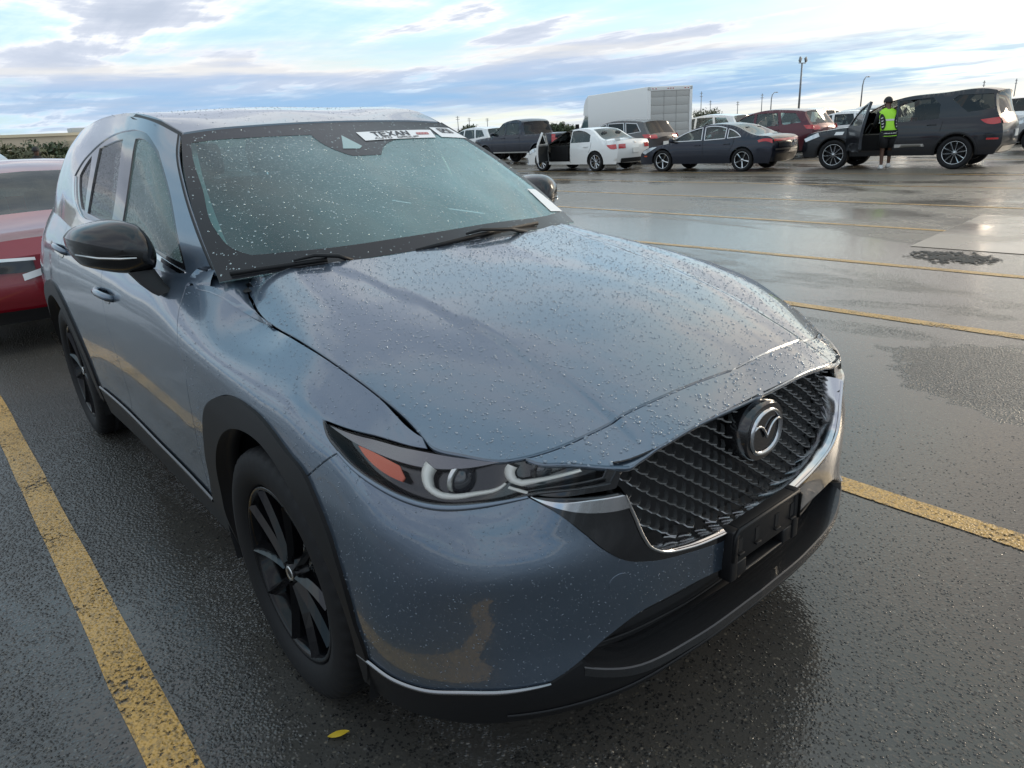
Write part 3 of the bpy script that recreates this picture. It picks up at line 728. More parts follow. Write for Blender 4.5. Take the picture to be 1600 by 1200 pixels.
# ------------------------------------------------ windshield
U1 = WS.u[-1]; V1 = WS.v[-1]
wsb = [(0, 0), (U1*.25, 0), (U1*.5, 0), (U1*.75, 0), (U1, 0), (U1, V1*.33), (U1, V1*.67), (U1, V1), (U1*.75, V1), (U1*.5, V1), (U1*.25, V1), (0, V1), (0, V1*.67), (0, V1*.33)]
wref = (-1.2, 0, 1.1)
clr = UV('ws_clear')
clr = [(min(u, U1-.036), v) for u, v in clr]
ws = obj('windshield', lift(WS, wsb, step=.04, gap=.001, flange=.006, ref=wref), suv, SCREEN)
obj('black_border', lift(WS, wsb, [clr], step=.04, gap=.0015, flange=0, off=.0012, ref=wref), ws, FRIT)
def flat_sticker(pts, name):
    return obj(name, lift(WS, pts, step=.04, gap=0, flange=0, off=.0035, ref=wref), ws, STICK)
s1 = UV('sticker1'); s2 = [(u, v) if u < U1-.01 else (U1-.012, v) for u, v in UV('sticker2')]; s3 = [(min(u, U1-.012), v) for u, v in UV('sticker3')]
for s in (s1, s2, s3): flat_sticker(s, 'paper_sticker')
# lettering, built as flat strokes laid on the first sticker
GLY = {'T': [((0, 1), (1, 1)), ((.5, 1), (.5, 0))], 'E': [((0, 0), (0, 1)), ((0, 1), (1, 1)), ((0, .52), (.85, .52)), ((0, 0), (1, 0))],
       'X': [((0, 0), (1, 1)), ((0, 1), (1, 0))], 'A': [((0, 0), (.5, 1)), ((.5, 1), (1, 0)), ((.22, .4), (.78, .4))],
       'N': [((0, 0), (0, 1)), ((0, 1), (1, 0)), ((1, 0), (1, 1))], 'U': [((0, 1), (0, .0)), ((0, 0), (1, 0)), ((1, 0), (1, 1))],
       'O': [((0, 0), (0, 1)), ((0, 1), (1, 1)), ((1, 1), (1, 0)), ((1, 0), (0, 0))], 'G': [((1, 1), (0, 1)), ((0, 1), (0, 0)), ((0, 0), (1, 0)), ((1, 0), (1, .5)), ((1, .5), (.55, .5))],
       'R': [((0, 0), (0, 1)), ((0, 1), (1, 1)), ((1, 1), (1, .5)), ((1, .5), (0, .5)), ((.4, .5), (1, 0))], 'P': [((0, 0), (0, 1)), ((0, 1), (1, 1)), ((1, 1), (1, .5)), ((1, .5), (0, .5))],
       '0': [((0, 0), (0, 1)), ((0, 1), (1, 1)), ((1, 1), (1, 0)), ((1, 0), (0, 0))], '2': [((0, 1), (1, 1)), ((1, 1), (1, .5)), ((1, .5), (0, .5)), ((0, .5), (0, 0)), ((0, 0), (1, 0))],
       '5': [((1, 1), (0, 1)), ((0, 1), (0, .5)), ((0, .5), (1, .5)), ((1, .5), (1, 0)), ((1, 0), (0, 0))]}
def letters(txt, quad, x0, x1, y0, y1, w, mat, name='lettering'):
    q = np.array(quad)                     # corners: top-left, top-right, bottom-right, bottom-left
    def at(a, b): return (q[0]*(1-a)+q[1]*a)*b+(q[3]*(1-a)+q[2]*a)*(1-b)
    V = []; F = []; cw = (x1-x0)/len(txt)
    for i, ch in enumerate(txt):
        for (ax, ay), (bx, by) in GLY.get(ch, []):
            A = at(x0+cw*(i+.12+.72*ax), y0+(y1-y0)*ay); B = at(x0+cw*(i+.12+.72*bx), y0+(y1-y0)*by)
            d = B-A; d /= np.linalg.norm(d); nn = np.array([-d[1], d[0]])*w/2; A = A-d*w*.3; B = B+d*w*.3
            P = np.array([A-nn, B-nn, B+nn, A+nn]); n0 = len(V)
            V += (WS(P[:, 0], P[:, 1])+snormal(WS, P[:, 0], P[:, 1], wref)*.0055).tolist(); F.append((n0, n0+1, n0+2, n0+3))
    return obj(name, orient((V, F), (-1.2, 0, 0.)), ws, mat, smooth=False)
letters('TEXAN', s1, .16, .66, .38, .86, .009, INK)
letters('AUTO', s1, .14, .38, .08, .24, .0035, INK); letters('GROUP', s1, .45, .76, .08, .24, .0035, INK)
letters('OOOO', s1, .76, .93, .42, .60, .006, INKRED)
letters('0250', s2, .25, .80, .45, .85, .006, INK)
obj('sensor_window', lift(WS, UV('ws_sensor'), step=.03, gap=0, flange=0, off=.0025, ref=wref), ws, pmat('sensor_teal', (.22, .36, .36), .15))
# wipers
def wiper(blade, arm):
    g = empty('wiper'); g.parent = suv
    obj('wiper_blade', tube(blade, .0045, 6, flat=1.8), g, PLASTIC); obj('wiper_arm', tube(arm, [.005, .008, .009, .010][:len(arm)], 6, flat=.8), g, PLASTIC)
def wsp(x, y, o=.010):
    x = x-.028
    i = np.argmin(np.abs(WS(np.linspace(0, U1, 200), np.full(200, .02))[:, 1]-y)); u = np.linspace(0, U1, 200)[i]
    p = WS([u], [x])[0]+snormal(WS, [u], [x], wref)[0]*o; return tuple(p)
wiper([wsp(.048, -.725), wsp(.046, -.64), wsp(.042, -.55), wsp(.040, -.47)], [wsp(.046, -.56, .022), wsp(.050, -.50, .026), wsp(.035, -.44, .022), wsp(.015, -.40, .014)])
wiper([wsp(.018, -.20), wsp(.030, -.10), wsp(.045, .06), wsp(.052, .40)], [wsp(.046, .0, .022), wsp(.050, .07, .026), wsp(.030, .20, .024), wsp(.012, .30, .016)])
obj('cowl', orient(grid_mesh([[(-.25-.24*abs(y)**2*1.0, y, 1.100-.05*abs(y)**2) for y in np.linspace(-.66, .66, 12)], [(-.33-.42*abs(y)**2, y, 1.110-.03*abs(y)**2) for y in np.linspace(-.72, .72, 12)]]), (-.5, 0, 0)), suv, PLASTIC)
# ------------------------------------------------ headlights
HL = UV('hl')
def Wo(u, v, o):
    u = np.atleast_1d(u); v = np.atleast_1d(v); return W(u, v)+snormal(W, u, v, REF)*o
def offs(k, w, o, th=.006): return ribbon(W, UV(k), w, o, th)
for s in (0, 1):
    q = (lambda m: m) if s == 0 else mirror
    h = empty('headlight'); h.parent = suv
    obj('housing', q(lift(W, HL, step=.03, gap=.003, flange=0, off=-.048)), h, GLOSSBLK)
    obj('lens_sky_glint', q(lift(W, UV('lens_glint'), step=.02, gap=0, flange=.02, off=-.010)), h, LENSGLINT)  # chrome strip added inside the lamp to imitate the sky reflected in the lens
    obj('light_guide', q(offs('drl1', [.024, .024, .024, .020, .016, .014, .012, .006], -.014, .012)), h, GUIDE)
    obj('light_guide', q(offs('drl2', [.020, .020, .020, .014, .010, .008, .005], -.014, .010)), h, GUIDE)
    obj('light_guide', q(offs('drl3', .010, -.008, .006)), h, GUIDE)
    obj('side_reflector', q(lift(W, UV('amber'), step=.02, gap=0, flange=.012, off=-.008)), h, AMBER)
    for (u, v), r in zip(OUT['proj'], (.034, .026)):
        c = Wo(u, v, -.046)[0]; n = snormal(W, [u], [v], REF)[0]
        fwdv = Vector((1, 0, 0))
        sph = lathe([(r*math.sin(a), r*.75*math.cos(a)) for a in np.linspace(0.02, math.pi/2, 8)], 'x', 20, tuple(c))
        obj('projector', q(sph), h, LAMPGLASS)
        obj('projector_ring', q(lathe([(r*1.0, .0), (r*1.12, .012), (r*1.25, .0)], 'x', 24, tuple(c))), h, SILVER if r > .03 else GLOSSBLK)
    obj('lens', q(lift(W, HL, step=.03, gap=.0015, flange=.006, off=.001)), h, LENS)
    rim = ribbon(W, [HL[i] for i in (9, 10, 11, 12, 13, 14, 15, 16, 17, 18, 19, 0)], .012, -.004, .005)
    obj('lens_rim', q(rim), h, GLOSSBLK)
# ------------------------------------------------ grille
SO = UV('sur_outer') + [(0, .336)]; SI = UV('sur_inner') + [(0, .357)]
grl = empty('grille'); grl.parent = suv
gout = [(0, .357)] + SI[::-1][1:] + [(.482, .72), (.49, .76), (.485, .83), (.25, .832), (0, .832)]
def gz(u, v, o): return Wo(u, v, o)
obj('grille_backing', both(lift(W, gout, step=.04, axis0=0, gap=-.01, flange=0, off=-.075)), grl, DARK)
sur = SI[:-1] + [(0, .357), (0, .336)] + SO[::-1][1:]
obj('grille_surround', both(lift(W, sur, step=.03, axis0=0, gap=.0005, flange=.02, off=.002)), suv, GLOSSBLK)
wall_uv = resample(SI + [], .012, closed=False)
wrow = [Wo(wall_uv[:, 0], wall_uv[:, 1], o)+np.array([[0, 0, dz]]) for o, dz in ((.006, 0), (.002, .004), (-.012, .008), (-.04, .012), (-.07, .016))]
wm = grid_mesh(wrow); wm = orient(wm, (.8, -.45, .2))
obj('chrome_surround', both(wm), suv, CHROME)
obj('chrome_edge', both(ribbon(W, SI, .008, .004, .004)), suv, CHROME)
pair('chrome_wing', lift(W, UV('wing'), step=.02, gap=.0005, flange=.02, off=.008, bstep=.01), CHROME)
# the corner face between headlight, grille and wing
pair('corner_trim', lift(W, [(.684, .724), (.60, .742), (.515, .758), (.497, .83), (.482, .83), (.470, .76), (.481, .696), (.546, .70), (.62, .70)], step=.02, gap=.001, flange=.01, off=-.016), GLOSSBLK)
bz = .776
# gull-wing fins: one object each, one shared mesh
fw, fd_, ft = .040, .016, .0050
fp = [(-.5*fw, 0, .010), (-.30*fw, fd_*.55, .0025), (0, fd_, 0), (.30*fw, fd_*.55, .0025), (.5*fw, 0, .010)]
fin_me = bpy.data.meshes.new('grille_fin')
rowsf = []
for dz, dx in ((-ft*.5, -.006), (-ft*.3, .0015), (ft*.4, .0015), (ft*.5, -.010)):
    rowsf.append([(y + dx, x, z+dz) for x, y, z in fp])
fv, ff = grid_mesh(rowsf); fin_me.from_pydata(fv, [], ff); fin_me.update()
fin_me.materials.append(FINM)
gp = np.array(resample(gout, .02))
pitch, rowh = .058, .0205
vs_ = np.linspace(0, VT, 120)
for r in range(19):
    zr = .555+rowh*r
    for c in range(-9, 10):
        uu = c*pitch+(pitch/2 if r % 2 else 0); u = abs(uu); sgn = 1 if uu > 0 else -1
        vv = float(np.interp(zr, W(np.full(120, u), vs_)[:, 2], vs_))
        if vv > .815 or not inside(gp, np.array([[u+.014, vv]]))[0] or not inside(gp, np.array([[max(u, .004)-.003, vv-.010]]))[0]: continue
        p = Wo(u, vv, -.050)[0]; n = snormal(W, [u], [vv], REF)[0]
        if (u/.084)**2+((p[2]-bz)/.076)**2 < 1: continue
        o = obj('grille_fin', fin_me, grl, None, smooth=False)
        o.location = (p[0], p[1]*(-sgn), p[2]); o.rotation_euler = (0, 0, math.atan2(n[1], n[0])*(-sgn))
# badge
bx = empty('badge'); bx.parent = suv
def oval(cx, cz, ry, rz, x, n=48, sq=2.3):
    return [(x, cx+ry*np.sign(math.cos(a))*abs(math.cos(a))**(2/sq), cz+rz*np.sign(math.sin(a))*abs(math.sin(a))**(2/sq)) for a in np.linspace(0, 2*math.pi, n, endpoint=False)]
bz, bX = .776, .900
def ringm(o1, o2, o3): 
    n = len(o1); V = o1+o2+o3; F = []
    for k in range(2):
        for i in range(n): j = (i+1) % n; F.append((k*n+i, k*n+j, (k+1)*n+j, (k+1)*n+i))
    return orient((V, F), (.5, 0, bz))
obj('badge_base', join((oval(0, bz, .078, .070, bX-.004), [tuple(range(48))]), ringm(oval(0, bz, .078, .070, bX-.004), oval(0, bz, .083, .075, bX-.010), oval(0, bz, .083, .075, bX-.06))), bx, GLOSSBLK)
obj('badge_ring', ringm(oval(0, bz, .066, .058, bX-.003), oval(0, bz, .063, .055, bX+.005), oval(0, bz, .057, .049, bX-.003)), bx, CHROME)
wg = [(-.058, .012), (-.044, .018), (-.026, .014), (-.012, .001), (0, -.020)]
wp = [(bX+.001, y, bz+z+.006) for y, z in wg] + [(bX+.001, -y, bz+z+.006) for y, z in wg[-2::-1]]
obj('badge_wings', tube([Vector(p) for p in resample([list(p) for p in wp], .006, False)], .0035, 8), bx, CHROME)
# plate bracket
pb = empty('plate_bracket'); pb.parent = suv
def slab(y0, y1, z0, z1, x0, x1, bev=.004): return box((x0+x1)/2, (y0+y1)/2, (z0+z1)/2, x1-x0, y1-y0, z1-z0, bev)
pz0, pz1 = .432, .572
obj('bracket_plate', join(slab(-.155, -.128, pz0, pz1, .885, .922), slab(.128, .155, pz0, pz1, .885, .922), slab(-.128, .128, .475, pz1, .887, .919), slab(-.128, -.085, pz0, .475, .887, .919), slab(.085, .128, pz0, .475, .887, .919), slab(-.085, .085, pz0, .440, .887, .919)), pb, PLASTIC)
obj('bracket_rim', tube([(.922, -.150, .49), (.924, -.150, pz1-.012), (.924, -.136, pz1), (.924, .136, pz1), (.924, .150, pz1-.012), (.922, .150, .49)], .0055, 8), pb, PLASTIC)
for yy in (-.118, -.045, .045, .118):
    obj('bracket_slot', slab(yy-.008, yy+.008, .505, .542, .9185, .9205, 0), pb, DARK, smooth=False)
    obj('slot_lip', slab(yy-.011, yy+.011, .498, .503, .917, .927, .001), pb, PLASTIC)
# ------------------------------------------------ mirrors
def mirror_unit(q):
    g = empty('door_mirror'); g.parent = suv
    ol = [(-1.057, 1.238), (-1.052, 1.185), (-1.035, 1.150), (-.980, 1.128), (-.915, 1.116), (-.852, 1.128), (-.840, 1.165), (-.850, 1.225), (-.876, 1.270), (-.920, 1.286), (-.985, 1.280), (-1.035, 1.262)]
    ol = resample(ol, .012); c = ol.mean(0); rows = []
    for sc, x in ((.02, -.748), (.35, -.752), (.62, -.764), (.82, -.784), (.94, -.808), (1.0, -.842), (1.0, -.90), (.97, -.955), (.93, -.962)):
        r = c+(ol-c)*sc; rows.append([(x-.75*max(0, -.86-p[0])**1.1, p[0], p[1]) for p in r]); rows[-1].append(rows[-1][0])
    m = orient(grid_mesh(rows), (-.88, -.95, 1.2))
    obj('mirror_housing', q(m), g, MIRRORBLK)
    gl = c+(ol-c)*.90; obj('mirror_glass', q(orient(([(-.957-.75*max(0, -.86-p[0])**1.1, p[0], p[1]) for p in gl], [tuple(range(len(gl)))]), (-.8, -.95, 1.2))), g, CHROME, smooth=False)
    band = [(-.955, -1.050, 1.192), (-.888, -1.00, 1.180), (-.832, -.95, 1.176), (-.800, -.91, 1.176)]
    obj('signal_strip', q(tube([Vector(p)+Vector((.036, -.006, 0)) for p in band], [.003, .004, .004, .002], 6)), g, SILVER)
    st = [[(-.83, -.93, 1.125), (-.79, -.865, 1.13), (-.90, -.86, 1.13), (-.90, -.93, 1.125)], [(-.80, -.905, 1.075), (-.765, -.85, 1.085), (-.87, -.845, 1.085), (-.87, -.90, 1.075)], [(-.775, -.875, 1.045), (-.745, -.835, 1.06), (-.85, -.835, 1.06), (-.85, -.875, 1.045)]]
    sm = orient(grid_mesh([r+[r[0]] for r in st]), (-.83, -.88, 1.09)); b = (st[2], [(0, 1, 2, 3)])
    obj('mirror_stalk', q(join(sm, b)), g, PLASTIC)
mirror_unit(lambda m: m); mirror_unit(mirror)
# ------------------------------------------------ wheels
def make_wheel(R, wd, rimR, rimmat, spokes=10, near=True, style='twin'):
    """wheel centred on its hub, outer face towards -Y"""
    g = empty('wheel'); n = 200 if near else 32
    sw = R-rimR
    prof = [(rimR-.004, -wd*.36), (rimR+.012, -wd*.47), (rimR+sw*.45, -wd*.53), (R-.030, -wd*.505), (R-.010, -wd*.46), (R-.002, -wd*.38), (R, -wd*.22), (R-.006, -wd*.20), (R-.006, -wd*.17), (R, -wd*.15), (R, -wd*.03), (R-.006, -wd*.02), (R-.006, wd*.02), (R, wd*.03), (R, wd*.15), (R-.006, wd*.17), (R-.006, wd*.20), (R, wd*.22), (R-.002, wd*.38), (R-.012, wd*.47), (rimR+sw*.45, wd*.53), (rimR, wd*.42)]
    V, F = lathe(prof, 'y', n)
    if near:
        V = list(V); k = len(prof)
        for i in range(n):
            if i % 4 == 0:
                for j in (4, 5, 18, 19):
                    x, y, z = V[i*k+j]; r = math.hypot(x, z); f = (r-.005)/r; V[i*k+j] = (x*f, y, z*f)
    obj('tyre', (V, F), g, RUBBER)
    rm = empty('rim') if False else None
    rp = [(rimR-.002, -wd*.40), (rimR+.004, -wd*.44), (rimR-.008, -wd*.445), (rimR-.016, -wd*.40), (rimR-.022, -wd*.1), (rimR-.030, wd*.35), (rimR-.030, wd*.42)]
    rimo = obj('rim', lathe(rp, 'y', 64 if near else 32), g, rimmat)
    obj('brake_disc', lathe([(.03, -.01), (rimR*.70, -.01), (rimR*.70, .02), (.03, .02)], 'y', 32, closed=True), g, RIMSIL if near else DARK)
    obj('wheel_back', lathe([(.001, .05), (rimR-.02, .05)], 'y', 24), g, DARK)
    yo = -wd*.36
    sp = []
    for k in range(spokes):
        a = 2*math.pi*k/spokes
        tw = 0.
        if style == 'twin': a = 2*math.pi*(k//2)/(spokes//2); tw = 1 if k % 2 else -1
        w0, w1 = (.022, .034) if near else (.026, .036)
        if style == 'star': w0, w1 = .030, .055
        r0, r1 = .035, rimR-.012
        def P(r, off, y):
            aa = a+tw*(.34-.06*r/r1)
            return (r*math.cos(aa)-off*math.sin(aa), y, r*math.sin(aa)+off*math.cos(aa))
        rows = []
        for f in np.linspace(0, 1, 6):
            r = r0+(r1-r0)*f; w = (w0+(w1-w0)*f); dy = -.010*f+.004*math.sin(math.pi*f)
            rows.append([P(r, -w*.5, yo+.030+dy), P(r, -w*.42, yo+.004+dy), P(r, -w*.10, yo-.012+dy), P(r, w*.42, yo+.006+dy), P(r, w*.5, yo+.032+dy)])
        sp.append(orient(grid_mesh(rows), (0, .2, 0)))
    for m in sp: obj('spoke', m, g, rimmat, smooth=False)
    obj('hub_cap', lathe([(.001, yo-.010), (.026, yo-.008), (.030, yo), (.052, yo+.004), (.058, yo+.03)], 'y', 24), g, rimmat)
    if near:
        for k in range(5):
            a = 2*math.pi*(k+.5)/5
            obj('wheel_nut', lathe([(.001, yo-.006), (.008, yo-.006), (.009, yo+.01)], 'y', 8, (.043*math.cos(a), .0, .043*math.sin(a))), g, RIMBLK)
        obj('hub_badge', lathe([(.014, yo-.0095), (.019, yo-.012), (.022, yo-.009)], 'y', 24), g, SILVER)
    return g
wh = make_wheel(.366, .225, .256, RIMBLK)
YW = .792
wh.parent = suv; wh.location = (0, -YW, .366); wh.rotation_euler = (0, R_(12), 0)
for x, y in ((-2.7, -YW), (0, YW), (-2.7, YW)):
    c = copy_tree(wh, suv); c.location = (x, y, .366); c.rotation_euler = (0, R_(40+30*x), 0) if y < 0 else (0, R_(20), math.pi)
# wheel housings and floor
for x in (0, -2.7):
    hp = [[(x+.455*math.cos(a), y, .375+.455*math.sin(a)) for a in np.linspace(R_(-20), R_(200), 24)] for y in (-.895, -.56)]
    m = orient(grid_mesh(hp), (x, -.7, 3)) ; side_ = ([(x+.455*math.cos(a), -.56, .375+.455*math.sin(a)) for a in np.linspace(R_(-20), R_(200), 24)], [tuple(range(24))])
    pair('wheel_housing', join(m, side_), DARK)
obj('floor_pan', join(box(-1.35, 0, .30, 1.75, 1.66, .10), box(-1.35, 0, .34, 4.3, 1.08, .12), box(.60, 0, .30, .40, 1.2, .06)), suv, DARK, smooth=False)
# ------------------------------------------------ interior
obj('dashboard', orient(grid_mesh([[(x, y, z) for y in np.linspace(-.72, .72, 13)] for x, z in ((-.42, 1.075), (-.60, 1.10), (-.80, 1.095), (-.93, 1.05), (-.96, .85), (-.90, .60))]), (-.6, 0, .5)), suv, DASHM)
obj('firewall', box(-.36, 0, .72, .06, 1.42, .66), suv, DARK, smooth=False)
def seat(y, x, w=.52):
    g = empty('seat'); g.parent = suv
    obj('seat_cushion', box(x+.22, y, .62, .52, w, .20, .06), g, CLOTH)
    m = box(0, 0, .34, .16, w, .68, .06); obj('seat_back', xf(m, Matrix.Translation((x-.04, y, .66)) @ Matrix.Rotation(R_(-18), 4, 'Y')), g, CLOTH)
    for yy in ((y,) if w < 1 else (y-.42, y, y+.42)):
        obj('headrest', xf(box(0, 0, .80, .11, .26, .19, .05), Matrix.Translation((x-.04, yy, .66)) @ Matrix.Rotation(R_(-18), 4, 'Y')), g, CLOTH)
seat(-.38, -1.62); seat(.38, -1.62); seat(0, -2.55, 1.30)
sw = empty('steering_wheel'); sw.parent = suv
M = Matrix.Translation((-1.02, .38, 1.03)) @ Matrix.Rotation(R_(66), 4, 'Y')
obj('wheel_rim', xf(lathe([(.185+.016*math.cos(a), .016*math.sin(a)) for a in np.linspace(0, 2*math.pi, 8, endpoint=False)], 'z', 32, closed=True), M), sw, DASHM)
obj('wheel_hub', xf(box(0, 0, -.02, .12, .36, .05, .02), M), sw, DASHM)
obj('rear_view_mirror', box(-1.13, .02, 1.485, .03, .20, .06, .012), suv, DASHM)
obj('headliner', orient(grid_mesh([[(x, y, ROOF.h(x, y)[0]-.045) for y in np.linspace(-.55, .55, 7)] for x in (-1.25, -1.7, -2.3, -2.9, -3.3)]), (-2, 0, 3)), suv, TRIMGREY)
pair('pillar_trim', orient(grid_mesh([[tuple(WS([u], [v])[0]-np.array([.03, 0, .035])) for v in np.linspace(.02, V1, 8)] for u in (.005, .075)]), (-1.6, 0, .6)), TRIMGREY)
# ------------------------------------------------ rain drops, real domes
def drops(S, outl, n, rmin, rmax, ref=REF, stretch=1.0, holes=(), mir=False, ax=None):
    P = np.array(resample(outl, .05)); lo, hi = P.min(0), P.max(0); V = []; F = []
    q = lo+(hi-lo)*rng.random((int(n*2.2), 2)); ok = inside(P, q)
    for h in holes: ok &= ~inside(np.array(h), q)
    q = q[ok][:n]
    # sparser and denser patches
    p = S(q[:, 0], q[:, 1]); N = snormal(S, q[:, 0], q[:, 1], ref)
    r = rmin*(rmax/rmin)**(rng.random(len(q))**2.0)
    rings = ((1.0, 0.0), (.90, .30), (.55, .52)); ns = 8
    for i in range(len(q)):
        nn = Vector(N[i]); a = nn.cross(Vector((.1, .9, .3))).normalized(); b = nn.cross(a); c = Vector(p[i]); n0 = len(V); wob = rng.random(ns)*.3+.85
        for rr, hh in rings:
            for k in range(ns):
                th = 2*math.pi*k/ns; w = r[i]*rr*wob[k]
                V.append(tuple(c+a*(w*math.cos(th)*stretch)+b*(w*math.sin(th))+nn*(hh*r[i]+.0004)))
        V.append(tuple(c+nn*(r[i]*.60)))
        for g_ in range(2):
            for k in range(ns): j = (k+1) % ns; F.append((n0+g_*ns+k, n0+g_*ns+j, n0+(g_+1)*ns+j, n0+(g_+1)*ns+k))
        for k in range(ns): F.append((n0+2*ns+k, n0+2*ns+(k+1) % ns, n0+3*ns))
    m = orient_drops(V, F, N)
    return m
def orient_drops(V, F, N): return V, F
def dropmat(name, col, mix):
    m = pmat(name, col, .12, .85, 1., coat_rough=.0)
    t = NT(m.node_tree); b = m.node_tree.nodes['Principled BSDF']; o = m.node_tree.nodes['Material Output']
    tr = t.add('ShaderNodeBsdfTransparent'); x = t.add('ShaderNodeMixShader'); x.inputs[0].default_value = mix
    t.l.new(tr.outputs[0], x.inputs[1]); t.l.new(b.outputs[0], x.inputs[2]); t.l.new(x.outputs[0], o.inputs[0]); return m
DROPB = dropmat('drop_on_paint', (.27, .31, .36), .6); DROPV = dropmat('drop_on_side', (.24, .28, .33), .42); DROPG = dropmat('drop_on_glass', (.55, .66, .66), .55)
def add_drops(m, mat=None): obj('rain_drops', m, suv, mat or DROPB)['kind'] = 'stuff'
hm = drops(HOOD, hood_out, 8000, .0007, .0034); hl_ = drops(HOOD, hood_out, 7000, .0007, .0034)
add_drops(join(hm, mirror(hl_)))
nm = drops(HOOD, nose_out, 420, .0013, .0048); nl_ = drops(HOOD, nose_out, 420, .0013, .0048); add_drops(join(nm, mirror(nl_)))
add_drops(drops(W, bump_up + bump_lo + arch[1:5], 2300, .0008, .0026), DROPV)
add_drops(drops(W, fend, 2000, .0009, .0030), DROPV)
add_drops(drops(WS, [(.01, .01), (U1-.01, .01), (U1-.01, V1-.01), (.01, V1-.01)], 2600, .0013, .0038, ref=wref), DROPG)
rfull = rout + [(x, -y) for x, y in rout[::-1]]
add_drops(join(drops(ROOF, rout, 700, .0012, .0036, ref=(-2, 0, .5)), mirror(drops(ROOF, rout, 700, .0012, .0036, ref=(-2, 0, .5)))))
# ---------------------------------------------------------------- other vehicles
FGLASS = glassmat('car_glass', (.62, .72, .70), .12, (.30, .38, .38), False)
FTINT = glassmat('car_tinted_glass', (.16, .17, .17), .05, (.08, .08, .08), False)
FRED = pmat('lamp_red', (.50, .012, .015), .15, 0, 1.)
FCLEAR = pmat('lamp_clear', (.62, .66, .68), .12, .3, 1.)
FWHITE = pmat('plate_white', (.75, .75, .72), .5)
FSEAM = pmat('panel_seam', (.01, .01, .01), .8)
FARWHEEL = {}
def wheel_proto(style, R, rimR, mat):
    k = (style, R, rimR, mat.name)
    if k not in FARWHEEL: FARWHEEL[k] = [R, rimR, mat, style, None]
    return FARWHEEL[k]
def add_wheel(parent, key, loc, rz):
    p = wheel_proto(*key)
    if p[4] is None: w = make_wheel(p[0], .21, p[1], p[2], 10 if p[3] != 'star' else 5, False, p[3]); p[4] = w
    else: w = copy_tree(p[4])
    w.parent = parent; w.location = loc; w.rotation_euler = (0, rng.uniform(0, 1.2), rz); return w
class SideS:
    def __init__(s, Wd, x0, x1, belt, roof, rr): s.a = (Wd/2, x0, x1, belt, roof, rr)
    def Y(s, x, z):
        w, x0, x1, belt, roof, rr = s.a
        x = np.asarray(x, float); z = np.asarray(z, float)
        t = np.clip((x-(x1-.8))/.8, 0, 1); r = np.clip(((x0+.7)-x)/.7, 0, 1)
        f = 1-.15*t**2.2-.10*r**2.2
        zm = belt*.66
        lo = 1-.05*np.clip((zm-z)/.45, 0, 1)**2-.035*np.clip((z-zm)/(belt-zm), 0, 1)**2
        hi = .965-(.965-rr)*np.clip((z-belt)/(roof-belt), 0, 1.1)**1.15
        return w*f*np.where(z < belt, lo, hi)
    def __call__(s, x, z):
        x = np.atleast_1d(np.asarray(x, float)); z = np.atleast_1d(np.asarray(z, float)); return np.c_[x, -s.Y(x, z), z]
def polyn(P):
    d = np.gradient(P, axis=0); d /= np.linalg.norm(d, axis=1)[:, None]+1e-9
    return np.c_[-d[:, 1], d[:, 0]]          # for a path running front -> rear over the top this points outwards
